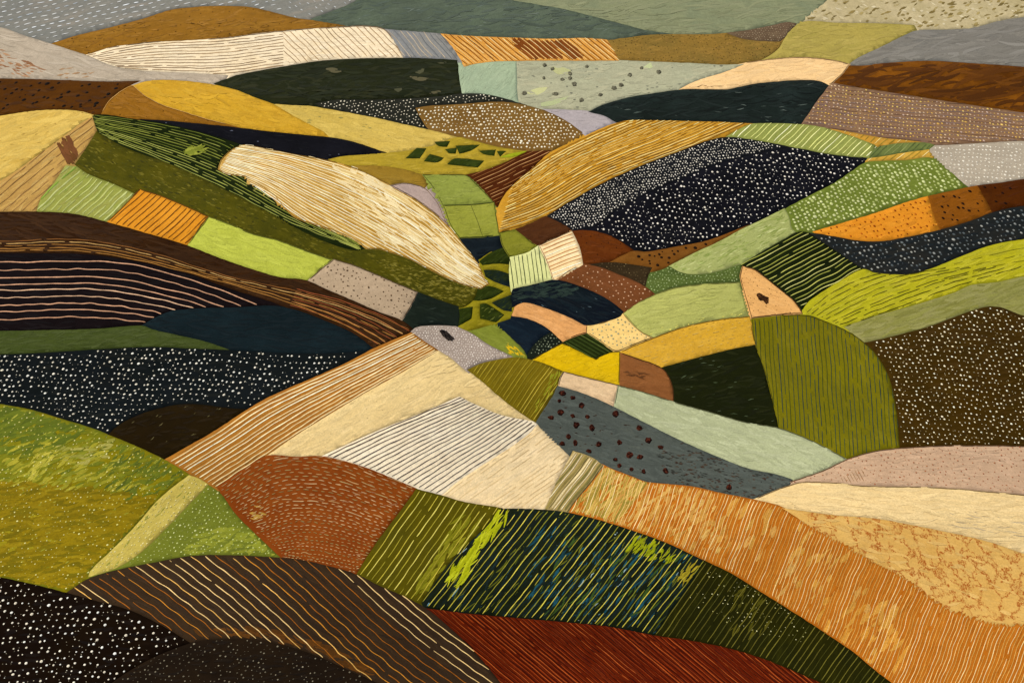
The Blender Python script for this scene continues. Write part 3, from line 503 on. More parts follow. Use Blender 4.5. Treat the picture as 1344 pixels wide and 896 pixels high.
F('striped_field', 'dark green-blue field with slanting yellow lines and lime smears in the front centre',
  '655,667 690,667 740,671 790,683 840,699 880,714 928,737 912,768 885,805 862,842 790,832 700,822 640,816 560,806 553,791 575,758 605,722 638,690', '#151d10 #1a261c #18282c',
  [('B', 26, 26, 4, 52, '#142026 #182e38 #182418 #10170e #10170e #1a2a20'), ('BP', '700,690 900,730 850,820 690,800', 75, 20, 3, 52, '#183c48 #1d4a58 #16363e #2c4a20'), ('B', 170, 20, 2.4, 52, '#66741c #848e22 #9aa02a #2a5666'), ('B', 1500, 14, 2, 52, '#8fa8ac #5c8490'),
   ('P', 52, 7.8, 1.3, '#b0a234 #d0c24c #8f8c2c #a49a34', dict(wob=1.3, gap=.1)),
   ('C', 'grass_patch', 'lime-green smear', '645,672 668,671 660,690 640,712 618,745 612,768 590,764 588,752 615,725 632,694', 17, 20, 2.6, 55, '#9aa014 #8c9410 #aab022'),
   ('C', 'grass_patch', 'lime-green smear by the upper edge', '832,706 850,706 862,716 860,735 846,728 822,722', 14, 12, 2.6, 50, '#8d9614 #7d8812'),
   ('C', 'grass_patch', 'lime-green smear by the upper edge', '868,720 890,728 880,741 866,736', 14, 10, 2.6, 50, '#8d9614 #7d8812'),
   ('C', 'grass_patch', 'mustard smear', '898,745 922,738 918,752 908,768 888,762', 14, 11, 2.6, 50, '#9a8a24 #8c7e20')])
F('dotted_field', 'dark olive tail of the front centre slope with a scatter of white specks',
  '925,735 960,752 1000,777 1040,802 1080,828 1120,855 1150,880 1172,897 1250,965 1150,960 1060,905 1010,884 960,866 900,852 853,842 880,803 905,768', '#252408 #1f200c #30300e',
  [('P', 55, 7.5, 1.6, '#45441a #55501e #3d3c14 #6a6426', dict(wob=1, gap=.05)), ('BP', '960,775 1010,770 1010,835 950,830', 150, 14, 3, 60, '#4f4a14 #454210'),
   ('D', 8.5, 1.0, '#d8d4a0 #b5b070', dict(keep=.55, var=.4, **{'in': '930,745 1000,775 1060,825 1060,850 950,815 900,790'}))])
F('ploughed_field', 'deep rust-red ploughed field with fine furrows at the bottom centre',
  '556,797 600,803 650,808 720,814 800,822 858,833 900,839 960,851 1010,867 1060,888 1090,902 1170,960 1170,1060 620,1060 680,930 652,896 630,872 605,842 580,816', '#521a0a #5c200c #461508',
  [('P', -40, 4.5, 1.5, '#8a3814 #783012 #a04c20', dict(wob=.5, gap=.05)), ('P', -40, 4.7, 1.1, '#2a0d08', dict(wob=.5, off=2.3)), ('B', 120, 26, 3, -40, '#74300f #4a1708')])
F('striped_field', 'big brown hill with wavy golden lines rolling across the lower left front',
  '86,778 105,765 120,757 150,748 200,738 250,729 300,728 350,730 395,734 430,742 465,752 500,769 530,782 560,798 585,818 615,846 640,874 660,899 700,945 640,1060 400,1060 400,896 350,850 290,845 240,850 200,825 150,805', '#33271c #3a2c1e #2b2119',
  [('P', -39, 10.2, 1.45, '#c4822c #dcaa58 #9c5c1c #e6c280', dict(wob=1.7, gap=.02, bow=5)), ('B', 70, 30, 5, -39, '#3b2d20 #2d2219 #43311e'), ('BP', '250,830 340,825 480,870 500,896 400,850', 40, 24, 6, -15, '#5a3816 #4c3014')])
F('dotted_field', 'black field with bold white dots in the bottom left corner',
  '-220,732 0,757 30,763 60,770 90,778 130,789 170,800 210,819 250,843 245,860 190,885 150,910 100,1060 -220,1060', '#150e0a #191109 #1f1610',
  [('D', 12.6, 2.15, '#f0e8d4 #e4dac2 #f8f2e4', dict(keep=.93, var=.35)), ('D', 11, .9, '#b0a68c', dict(keep=.4)), ('B', 160, 20, 5, 0, '#1f160e #120b08')])
F('earth_field', 'very dark brown rounded hilltop with faint specks at the bottom left',
  '120,920 150,893 190,868 230,850 260,841 300,838 340,840 380,848 420,862 460,880 495,896 560,940 620,1060 60,1060', '#1f1812 #251c13 #19130e',
  [('D', 9, 1.4, '#6d6654 #564f40 #857d68', dict(keep=.75, var=.4)), ('B', 90, 18, 4, 5, '#261d14 #18120d')])

# clumps: (name, label, category, group, colours, [(x, y, rx, ry)])
CLUMPS = [
 ('shrub', 'rusty-dark shrub clump growing on the slate-blue slope', 'shrub', 'rusty shrub clumps on the slate-blue slope', '#2c140c #1e0f0a #52281a',
  [(738,516,5,4),(752,522,3.5,3),(763,532,4.5,4.5),(736,541,4.5,4),(723,548,4.5,3.5),(752,546,3.5,3),(771,547,3.5,3),(756,558,4.5,4.5),(777,561,4.5,4.5),(746,573,3.5,3.5),(755,581,4,4),(738,582,4,3.5),(786,583,4,4),(773,592,4.5,3),(813,581,3.5,4),(826,597,5.5,4.5),(840,600,4.5,3.5),(808,543,4.5,4.5),(839,562,4.5,4),(851,578,5,4.5),(867,587,4.5,3),(808,603,3.5,2.5),(813,611,3.5,3),(829,616,3.5,2.5),(845,619,3.5,3.5),(874,618,4.5,4),(957,639,4,4),(734,526,3,2.5)]),
 ('shrub', 'grey-brown shrub clump growing on the pale grey-green spotted field', 'shrub', 'grey shrub clumps on the pale grey-green field', '#62604e #504d3e #7c7963',
  [(715,86,3,2.2),(725,91,3,2.2),(748,97,3.2,2.4),(748,103,3.2,2.4),(738,105,3,2.2),(714,103,2.6,2),(754,111,3.6,3),(688,123,4,2.6),(729,124,4.5,2.4),(763,132,3.4,2.8),(806,116,4,2.8),(815,112,3.6,2.6),(827,99,3.4,2.6),(865,95,3.6,3),(788,125,3.2,2.4),(770,88,2.6,1.8),(842,90,2.6,1.8)]),
]
SINGLES = [
 ('boulder', 'dark elongated boulder lying on the small white-dotted field', 'boulder', '#1e1a18 #131110 #3a332e', [(576,434),(580,432.5),(586,435),(592,440),(597,445),(594,448.5),(588,447),(582,442.5)]),
 ('scrub_clump', 'dark burnt scrub blot lying in the pale peach triangle', 'scrub', '#3a2412 #24160c #5a3a1e', [(992,385),(997,384),(1003,388),(1009,391),(1010,398),(1006,400),(1002,396),(996,394)]),
]
# ---------------------------------------------------------------- materials
def soil_group():
    g = bpy.data.node_groups.new('worked_ground', 'ShaderNodeTree')
    itf = g.interface
    for n, t in (('Main', 'NodeSocketColor'), ('Second', 'NodeSocketColor'), ('Streak', 'NodeSocketColor'), ('Vein', 'NodeSocketColor')):
        itf.new_socket(n, in_out='INPUT', socket_type=t)
    for n in ('ScaleX', 'ScaleY', 'Angle', 'VeinAmount', 'Bump'):
        itf.new_socket(n, in_out='INPUT', socket_type='NodeSocketFloat')
    itf.new_socket('Shader', in_out='OUTPUT', socket_type='NodeSocketShader')
    N, L = g.nodes, g.links
    gi = N.new('NodeGroupInput'); go = N.new('NodeGroupOutput')
    tc = N.new('ShaderNodeTexCoord')
    sc = N.new('ShaderNodeCombineXYZ'); L.new(gi.outputs['ScaleX'], sc.inputs[0]); L.new(gi.outputs['ScaleY'], sc.inputs[1]); L.new(gi.outputs['ScaleX'], sc.inputs[2])
    vm = N.new('ShaderNodeVectorMath'); vm.operation = 'MULTIPLY'; L.new(tc.outputs['Object'], vm.inputs[0]); L.new(sc.outputs[0], vm.inputs[1])
    rot = N.new('ShaderNodeVectorRotate'); rot.rotation_type = 'Z_AXIS'; L.new(vm.outputs[0], rot.inputs['Vector']); L.new(gi.outputs['Angle'], rot.inputs['Angle'])
    def noise(vec, scale, detail, rough, squash=None, dist=0):
        if squash:
            m = N.new('ShaderNodeVectorMath'); m.operation = 'MULTIPLY'; L.new(vec, m.inputs[0]); m.inputs[1].default_value = squash; vec = m.outputs[0]
        n = N.new('ShaderNodeTexNoise'); n.inputs['Scale'].default_value = scale; n.inputs['Detail'].default_value = detail
        n.inputs['Roughness'].default_value = rough; n.inputs['Distortion'].default_value = dist; L.new(vec, n.inputs['Vector'])
        return n.outputs['Fac']
    def rng(fac, a, b, c=0., d=1.):
        r = N.new('ShaderNodeMapRange'); L.new(fac, r.inputs[0])
        for i, v in enumerate((a, b, c, d)): r.inputs[i + 1].default_value = v
        return r.outputs[0]
    def mix(fac, a, b, mode='MIX'):
        m = N.new('ShaderNodeMix'); m.data_type = 'RGBA'; m.blend_type = mode
        if isinstance(fac, float): m.inputs[0].default_value = fac
        else: L.new(fac, m.inputs[0])
        L.new(a, m.inputs[6])
        if isinstance(b, tuple): m.inputs[7].default_value = b
        else: L.new(b, m.inputs[7])
        return m.outputs[2]
    big = noise(vm.outputs[0], 1.6, 5, .62, dist=.4)
    streak = noise(rot.outputs[0], 9, 5, .7, (.16, 1, 1), .3)
    fine = noise(vm.outputs[0], 46, 3, .6)
    grain = noise(rot.outputs[0], 26, 4, .7, (.35, 1, 1))
    c = mix(rng(big, .36, .66), gi.outputs['Main'], gi.outputs['Second'])
    c = mix(rng(streak, .5, .72, 0, .6), c, gi.outputs['Streak'])
    # rusty veins for marbled ground
    nz = N.new('ShaderNodeTexNoise'); nz.inputs['Scale'].default_value = 4.5; nz.inputs['Detail'].default_value = 6; nz.inputs['Roughness'].default_value = .7; L.new(vm.outputs[0], nz.inputs['Vector'])
    dm = N.new('ShaderNodeVectorMath'); dm.operation = 'MULTIPLY_ADD'; L.new(nz.outputs['Color'], dm.inputs[0]); dm.inputs[1].default_value = (.5, .5, .5); L.new(vm.outputs[0], dm.inputs[2])
    vo = N.new('ShaderNodeTexVoronoi'); vo.feature = 'DISTANCE_TO_EDGE'; vo.inputs['Scale'].default_value = 4.2; L.new(dm.outputs[0], vo.inputs['Vector'])
    vv = N.new('ShaderNodeMath'); vv.operation = 'MULTIPLY'; L.new(rng(vo.outputs['Distance'], .03, .085, 1, 0), vv.inputs[0]); L.new(gi.outputs['VeinAmount'], vv.inputs[1])
    v3 = N.new('ShaderNodeMath'); v3.operation = 'MULTIPLY'; L.new(vv.outputs[0], v3.inputs[0]); L.new(rng(noise(vm.outputs[0], 2.4, 3, .6), .34, .42), v3.inputs[1])
    v2 = N.new('ShaderNodeMath'); v2.operation = 'MULTIPLY'; L.new(v3.outputs[0], v2.inputs[0]); L.new(rng(noise(vm.outputs[0], 30, 5, .8), .40, .52), v2.inputs[1])
    c = mix(v2.outputs[0], c, gi.outputs['Vein'])
    hsv = N.new('ShaderNodeHueSaturation'); L.new(c, hsv.inputs['Color'])
    L.new(rng(fine, .25, .75, .86, 1.14), hsv.inputs['Value'])
    hs2 = N.new('ShaderNodeHueSaturation'); L.new(hsv.outputs[0], hs2.inputs['Color']); L.new(rng(grain, .25, .75, .88, 1.12), hs2.inputs['Value'])
    ad = N.new('ShaderNodeMath'); ad.operation = 'ADD'; L.new(streak, ad.inputs[0])
    f2 = N.new('ShaderNodeMath'); f2.operation = 'MULTIPLY'; L.new(grain, f2.inputs[0]); f2.inputs[1].default_value = .7
    L.new(f2.outputs[0], ad.inputs[1])
    bm = N.new('ShaderNodeBump'); bm.inputs['Strength'].default_value = .55; L.new(ad.outputs[0], bm.inputs['Height']); L.new(gi.outputs['Bump'], bm.inputs['Distance'])
    bs = N.new('ShaderNodeBsdfPrincipled'); L.new(hs2.outputs[0], bs.inputs['Base Color']); L.new(bm.outputs[0], bs.inputs['Normal'])
    bs.inputs['Roughness'].default_value = .78; bs.inputs['Specular IOR Level'].default_value = .01
    L.new(bs.outputs[0], go.inputs[0])
    return g
SOIL = soil_group()

def soil_mat(name, cols, metre_px, sin_dep, angle, veins=None):
    m = bpy.data.materials.new(name); m.use_nodes = True
    nt = m.node_tree; nt.nodes.clear()
    g = nt.nodes.new('ShaderNodeGroup'); g.node_tree = SOIL
    out = nt.nodes.new('ShaderNodeOutputMaterial'); nt.links.new(g.outputs[0], out.inputs[0])
    for k, c in zip(('Main', 'Second', 'Streak'), cols): g.inputs[k].default_value = (*lin(c), 1)
    g.inputs['Vein'].default_value = (*lin(veins or cols[2]), 1)
    g.inputs['ScaleX'].default_value = 1 / (metre_px * 90); g.inputs['ScaleY'].default_value = sin_dep / (metre_px * 90)
    g.inputs['Angle'].default_value = angle; g.inputs['VeinAmount'].default_value = 1. if veins else 0.
    g.inputs['Bump'].default_value = metre_px * .22
    return m

def crop_mat():
    m = bpy.data.materials.new('crop_rows'); m.use_nodes = True
    nt = m.node_tree; N, L = nt.nodes, nt.links
    bs = N['Principled BSDF']
    at_ = N.new('ShaderNodeAttribute'); at_.attribute_name = 'Paint'
    tc = N.new('ShaderNodeTexCoord')
    n = N.new('ShaderNodeTexNoise'); n.inputs['Scale'].default_value = .9; n.inputs['Detail'].default_value = 4; n.inputs['Roughness'].default_value = .7
    L.new(tc.outputs['Object'], n.inputs['Vector'])
    r = N.new('ShaderNodeMapRange'); L.new(n.outputs['Fac'], r.inputs[0]); r.inputs[1].default_value = .28; r.inputs[2].default_value = .72; r.inputs[3].default_value = .74; r.inputs[4].default_value = 1.2
    h = N.new('ShaderNodeHueSaturation'); L.new(at_.outputs['Color'], h.inputs['Color']); L.new(r.outputs[0], h.inputs['Value'])
    L.new(h.outputs[0], bs.inputs['Base Color'])
    b = N.new('ShaderNodeBump'); b.inputs['Strength'].default_value = .3; b.inputs['Distance'].default_value = .15; L.new(n.outputs['Fac'], b.inputs['Height']); L.new(b.outputs[0], bs.inputs['Normal'])
    bs.inputs['Roughness'].default_value = .72; bs.inputs['Specular IOR Level'].default_value = .03
    return m
CROP = crop_mat()
# ---------------------------------------------------------------- who owns which piece of country
for f in FIELDS:
    f['raw'] = parse(f['pts'])
    f['poly'] = spline(f['raw'], True, 4.0)
    j = RNG.normal(0, .14, f['poly'].shape); f['poly'] = f['poly'] + j
LAB = np.full(((Y1 - Y0) * RS, (X1 - X0) * RS), -1, np.int16)
for i, f in enumerate(FIELDS): fill(LAB, f['poly'], i)
GAPS = int((LAB[-Y0 * RS:(896 - Y0) * RS, -X0 * RS:(1344 - X0) * RS] < 0).sum())
GAPMAP = LAB < 0
spread(LAB)

# one triangulation of all outlines: neighbouring fields share their edge exactly
verts, edges = [], []
for f in FIELDS:
    P = np.clip(f['poly'], (X0 + .01, Y0 + .01), (X1 - .01, Y1 - .01))
    b = len(verts); n = len(P)
    verts += [Vector(p) for p in P]
    edges += [(b + k, b + (k + 1) % n) for k in range(n)]
def inner(x0, y0, x1, y1, dx, dy):
    xs = np.arange(x0, x1, dx); ys = np.arange(y0, y1, dy)
    g = np.stack(np.meshgrid(xs, ys), -1).reshape(-1, 2)
    return g + RNG.uniform(-.3, .3, g.shape) * (dx, dy)
near = np.zeros(LAB.shape, bool)
for f in FIELDS:
    q = ((f['poly'] - (X0, Y0)) * RS).astype(int)
    near[np.clip(q[:, 1], 0, near.shape[0] - 1), np.clip(q[:, 0], 0, near.shape[1] - 1)] = True
for _ in range(4):
    near = near | np.roll(near, 1, 0) | np.roll(near, -1, 0) | np.roll(near, 1, 1) | np.roll(near, -1, 1)
grid = [inner(-20, -15, 1364, 260, 9, 4.5), inner(-20, 260, 1364, 910, 8.5, 7)]
grid += [inner(X0, Y0, -20, Y1, 22, 14), inner(1364, Y0, X1, Y1, 22, 14), inner(-20, 910, 1364, Y1, 22, 14), inner(-20, Y0, 1364, -15, 22, 8)]
for g in grid:
    verts += [Vector(p) for p in g[~at(near, g)]]
rim = [(X0, Y0), (X1, Y0), (X1, Y1), (X0, Y1)]
verts += [Vector(p) for p in rim]
cv, ce, cf, _, _, _ = geometry.delaunay_2d_cdt(verts, edges, [], 0, 1e-4, False)
CV = np.array([tuple(v) for v in cv]); CF = np.array([tuple(t) for t in cf if len(t) == 3])
a, b, c = CV[CF[:, 0]], CV[CF[:, 1]], CV[CF[:, 2]]
area = (b[:, 0] - a[:, 0]) * (c[:, 1] - a[:, 1]) - (b[:, 1] - a[:, 1]) * (c[:, 0] - a[:, 0])
CF = CF[np.abs(area) > 1e-7]; ar = area[np.abs(area) > 1e-7]
CF[ar > 0] = CF[ar > 0][:, ::-1]                   # picture y runs down: keep normals up
OWN = at(LAB, CV[CF].mean(1)).astype(int)
CP, CT = ground(CV)
def tidy():
    """a field is one piece: stray slivers go to the neighbour they lie against"""
    E = np.sort(np.concatenate([CF[:, [0, 1]], CF[:, [1, 2]], CF[:, [2, 0]]]), 1); tri = np.tile(np.arange(len(CF)), 3)
    o = np.lexsort((E[:, 1], E[:, 0])); E, tri = E[o], tri[o]
    same = (E[1:] == E[:-1]).all(1); A, B = tri[:-1][same], tri[1:][same]
    for _ in range(3):
        comp = np.arange(len(CF)); k = OWN[A] == OWN[B]; a_, b_ = A[k], B[k]
        while True:
            m = np.minimum(comp[a_], comp[b_]); old = comp.copy()
            np.minimum.at(comp, a_, m); np.minimum.at(comp, b_, m); comp = comp[comp]
            if (comp == old).all(): break
        size = np.bincount(comp, np.abs(ar), len(CF)); best = {}
        for c in np.unique(comp):
            f_ = OWN[c]
            if f_ not in best or size[c] > size[best[f_]]: best[f_] = c
        bad = np.array([comp[i] != best[OWN[i]] for i in range(len(CF))])
        if not bad.any(): break
        tot = {}
        for x, y in np.concatenate([np.stack([A, B], 1), np.stack([B, A], 1)]):
            if bad[x] and OWN[x] != OWN[y]: tot.setdefault(comp[x], []).append(OWN[y])
        for c, v in tot.items():
            u, n = np.unique(v, return_counts=True); OWN[comp == c] = u[n.argmax()]
tidy()

# outline vertices sink a little: a shallow furrow runs between neighbours
touch = {}
key = np.unique(np.stack([CF.ravel(), np.repeat(OWN, 3)], 1), axis=0)
cnt = np.bincount(key[:, 0], minlength=len(CV))
CP[:, 2] -= np.where(cnt > 1, CT / FOC * .14, 0)
CP[:, 2] += np.where(cnt <= 1, CT / FOC * RNG.normal(0, .06, len(CV)), 0)

# ---------------------------------------------------------------- crop rows, blooms and brushy growth
class Strokes:
    def __init__(s): s.lines, s.dots = [], []
    def line(s, P, w, col, lay, taper=True): s.lines.append((P, w, col, lay, taper))
def poly_mask(txt, step=4.0):
    return spline(parse(txt), True, step)
def inside(poly, p):
    x, y = poly[:, 0], poly[:, 1]; x2, y2 = np.roll(x, -1), np.roll(y, -1)
    r = np.zeros(len(p), bool)
    for i in range(len(poly)):
        if y[i] == y2[i]: continue
        c = (y[i] <= p[:, 1]) != (y2[i] <= p[:, 1])
        r ^= c & (p[:, 0] < x[i] + (p[:, 1] - y[i]) / (y2[i] - y[i]) * (x2[i] - x[i]))
    return r
def wob(n, step, amp, wl=(22, 80)):
    s = np.arange(n) * step; o = np.zeros(n)
    for _ in range(3):
        o += np.sin(s / RNG.uniform(*wl) * 2 * math.pi + RNG.uniform(0, 6.3)) * RNG.uniform(.3, .7)
    return o * amp * .62
def runs(ok, least=2):
    d = np.diff(np.concatenate([[0], ok.astype(int), [0]])); s = np.where(d == 1)[0]; e = np.where(d == -1)[0]
    return [(i, j) for i, j in zip(s, e) if j - i >= least]
def lay_line(S, fid, P, w, cols, o, lay=2, step=3.0):
    ok = at(LAB, P) == fid
    if 'in' in o: ok &= inside(poly_mask(o['in']), P)
    n = len(P)
    if o.get('dash'):
        on, off = o['dash']; s = np.arange(n) * step + RNG.uniform(0, on + off) + wob(n, step, 2)
        k = np.floor(s / (on + off)); fr = s / (on + off) - k
        ok &= fr < on / (on + off)
    if o.get('gap'):
        g = np.sin(np.arange(n) * step / RNG.uniform(18, 60) * 6.28 + RNG.uniform(0, 6.3)) + np.sin(np.arange(n) * step / RNG.uniform(9, 30) * 6.28 + RNG.uniform(0, 6.3)) + RNG.normal(0, .2, n)
        ok &= g > -2.15 + 2.3 * o['gap']
    col = np.array(lin(random.choice(cols)))
    tone = 1 + wob(n, step, .22, (30, 140))
    ww = w * .68 * (1 + wob(n, step, .28, (8, 40))) * RNG.uniform(.85, 1.15)
    for i, j in runs(ok):
        S.line(P[i:j], np.clip(ww[i:j], .3, None), np.clip(col[None] * tone[i:j, None], 0, .9), lay)
def dabs(S, fid, n, L, w, ang, cols, poly, lay=1, tag=None, blend=0.):
    lo, hi = poly.min(0), poly.max(0)
    lo = np.maximum(lo, (-60, -40)); hi = np.minimum(hi, (1404, 940))
    if (hi <= lo).any() or n < 1: return
    C = RNG.uniform(lo, hi, (int(n * np.prod(hi - lo) / max(1, tag)), 2)) if tag else RNG.uniform(lo, hi, (n, 2))
    C = C[at(LAB, C) == fid]
    C = C[inside(poly, C)]
    base = [np.array(lin(c)) * (1 - blend) + np.array(lin(FIELDS[fid]['cols'][0])) * blend for c in cols]
    for c in C:
        th = math.radians(ang) + RNG.normal(0, .16); l = L * RNG.uniform(.5, 1.4)
        k = max(3, int(l / 4) + 1)
        s = np.linspace(-.5, .5, k) * l
        bend = RNG.normal(0, .06) * l
        P = np.stack([c[0] + s * math.cos(th) + bend * (4 * (s / l) ** 2) * math.sin(th), c[1] - s * math.sin(th) + bend * (4 * (s / l) ** 2) * math.cos(th)], 1)
        n_ = np.array([math.sin(th), math.cos(th)]) * w * .55
        ok = (at(LAB, P) == fid) & (at(LAB, P + n_) == fid) & (at(LAB, P - n_) == fid)
        for i, j in runs(ok)[:1]:
            q = np.sin(np.linspace(.25, math.pi - .25, k))[i:j]
            S.line(P[i:j], w * RNG.uniform(.5, 1.3) * q, np.repeat(np.clip(base[RNG.integers(len(base))] * RNG.uniform(.9, 1.1), 0, .9)[None], j - i, 0), lay, False)
def dots(S, fid, sp, r, cols, o, poly):
    sp = sp * .78
    lo = np.maximum(poly.min(0), (-90, -40)); hi = np.minimum(poly.max(0), (1434, 950))
    if (hi <= lo).any(): return
    jit = o.get('jit', .24); c = (lo + hi) / 2; R = np.linalg.norm(hi - lo) / 2 + sp
    k = int(R / sp) + 1
    i, j = np.meshgrid(np.arange(-k, k + 1), np.arange(-int(k * 1.2), int(k * 1.2) + 1))
    if 'ang' in o: q = np.stack([i * sp, j * sp * .9], -1).reshape(-1, 2)
    else: q = np.stack([(i + .5 * (j % 2)) * sp, j * sp * .87], -1).reshape(-1, 2)
    q = q + RNG.uniform(-jit, jit, q.shape) * sp
    if o.get('warp', 1):
        q[:, 1] += np.sin(q[:, 0] / 37 + RNG.uniform(0, 6)) * sp * .3
    a = math.radians(o.get('ang', RNG.uniform(-20, 20)))
    q = np.stack([q[:, 0] * math.cos(a) + q[:, 1] * math.sin(a), -q[:, 0] * math.sin(a) + q[:, 1] * math.cos(a)], 1) + c
    q = q[RNG.random(len(q)) < o.get('keep', 1)]
    m = r * 1.1
    ok = at(LAB, q) == fid
    for d in ((m, 0), (-m, 0), (0, m), (0, -m)): ok &= at(LAB, q + d) == fid
    if 'in' in o: ok &= inside(poly_mask(o['in']), q)
    q = q[ok]
    if not len(q): return
    v = o.get('var', .22)
    rr = .55 * r * np.clip(RNG.normal(1, v, len(q)), .45, 1.7)
    base = np.array([lin(x) for x in cols])[RNG.integers(len(cols), size=len(q))] * RNG.uniform(.86, 1.1, (len(q), 1))
    S.dots.append((q, rr, np.clip(base, 0, .9), o.get('ang')))
def guides(A, B, n, wobble):
    A = spline(parse(A), False, 3.0); B = spline(parse(B), False, 3.0)
    def res(P, m):
        d = np.concatenate([[0], np.cumsum(np.linalg.norm(np.diff(P, axis=0), axis=1))]); t = np.linspace(0, d[-1], m)
        return np.stack([np.interp(t, d, P[:, 0]), np.interp(t, d, P[:, 1])], 1), d[-1]
    LA = max(np.linalg.norm(np.diff(A, axis=0), axis=1).sum(), np.linalg.norm(np.diff(B, axis=0), axis=1).sum())
    m = int(LA / 3.0) + 2
    A, _ = res(A, m); B, _ = res(B, m)
    for k in range(n):
        t = (k + .5) / n + RNG.normal(0, .09 / n)
        P = A * (1 - t) + B * t
        T = np.gradient(P, axis=0); N = np.stack([-T[:, 1], T[:, 0]], 1); N /= np.linalg.norm(N, axis=1)[:, None] + 1e-9
        yield P + N * wob(m, 3.0, wobble * .7)[:, None]
def parallels(poly, ang, sp, o):
    lo = np.maximum(poly.min(0), (-70, -40)); hi = np.minimum(poly.max(0), (1414, 940))
    c = (lo + hi) / 2; R = np.linalg.norm(hi - lo) / 2 + 10
    th = math.radians(ang); d = np.array([math.cos(th), -math.sin(th)]); nn = np.array([math.sin(th), math.cos(th)])
    m = int(2 * R / 3.0) + 2; s = np.linspace(-R, R, m)
    ph = RNG.uniform(0, 6.3, 4); wl = RNG.uniform(26, 95, 4); dr = RNG.normal(0, .16, 4); o_rng = np.random.default_rng(int(abs(ang) * 7 + R))
    jit_ = o_rng.normal(0, sp * .07, 4000); k0 = 0
    for k in np.arange(-R, R, sp):
        off = k + o.get('off', 0) + jit_[k0]; k0 += 1
        ph = ph + dr + RNG.normal(0, .10, 4)
        w = sum(np.sin(s / l * 6.283 + p) for l, p in zip(wl, ph)) * (.36 if o.get('wob', .6) < 1 else .17) * o.get('wob', .6) + wob(m, 3.0, o.get('wob', .6) * .2, (14, 50)) + o.get('bow', 0) * np.sin(s / 70)
        yield c + s[:, None] * d + (off + w)[:, None] * nn

def inset(poly, dist):
    T = np.roll(poly, -1, 0) - np.roll(poly, 1, 0); N = np.stack([-T[:, 1], T[:, 0]], 1); N /= np.linalg.norm(N, axis=1)[:, None] + 1e-9
    A = np.sum(poly[:, 0] * np.roll(poly[:, 1], -1) - np.roll(poly[:, 0], -1) * poly[:, 1])
    return poly + N * dist * (1 if A > 0 else -1)
def parea(poly):
    return abs(np.sum(poly[:, 0] * np.roll(poly[:, 1], -1) - np.roll(poly[:, 0], -1) * poly[:, 1])) / 2

SETS = []                                          # (field, child name or None, child label, strokes)
for fid, f in enumerate(FIELDS):
    S = Strokes(); poly = f['poly']
    SETS.append((fid, None, None, S))
    for p in f['pats']:
        k = p[0]
        if k == 'P':
            for P in parallels(poly, p[1], p[2], p[5]): lay_line(S, fid, P, p[3], p[4].split(), p[5], 3 if p[5].get('off') else 2)
        elif k == 'L':
            for P in guides(p[1], p[2], p[3], p[6].get('wob', .6)): lay_line(S, fid, P, p[4], p[5].split(), p[6])
        elif k == 'D': dots(S, fid, p[1], p[2], p[3].split(), p[4], poly)
        elif k in 'BX':
            lo = np.maximum(poly.min(0), (-60, -40)); hi = np.minimum(poly.max(0), (1404, 940))
            soft = k == 'B' and p[1] < 200
            dabs(S, fid, int(np.prod(np.maximum(hi - lo, 0)) / p[1] / (1.7 if soft else 1)), p[2], p[3] * (.8 if soft else 1), p[4], p[5].split(), poly, blend=.72 if soft else 0.)
        elif k == 'BP':
            q = poly_mask(p[1]); lo, hi = q.min(0), q.max(0)
            dabs(S, fid, int(np.prod(hi - lo) / p[2]), p[3], p[4], p[5], p[6].split(), q)
        elif k == 'C':
            C = Strokes(); q = poly_mask(p[3]); lo, hi = q.min(0), q.max(0)
            dabs(C, fid, int(np.prod(hi - lo) / p[4]), p[5], p[6], p[7], p[8].split(), q, 4)
            SETS.append((fid, p[1], p[2], C))
    if 'edge' in f['o']:
        col, w = f['o']['edge']
        P = np.concatenate([inset(poly, .9)] * 1); P = P[np.isfinite(P).all(1)]
        lay_line(S, fid, np.concatenate([P, P[:1]]), w * 1.15, [col], dict(gap=.1), 3, 4.0)

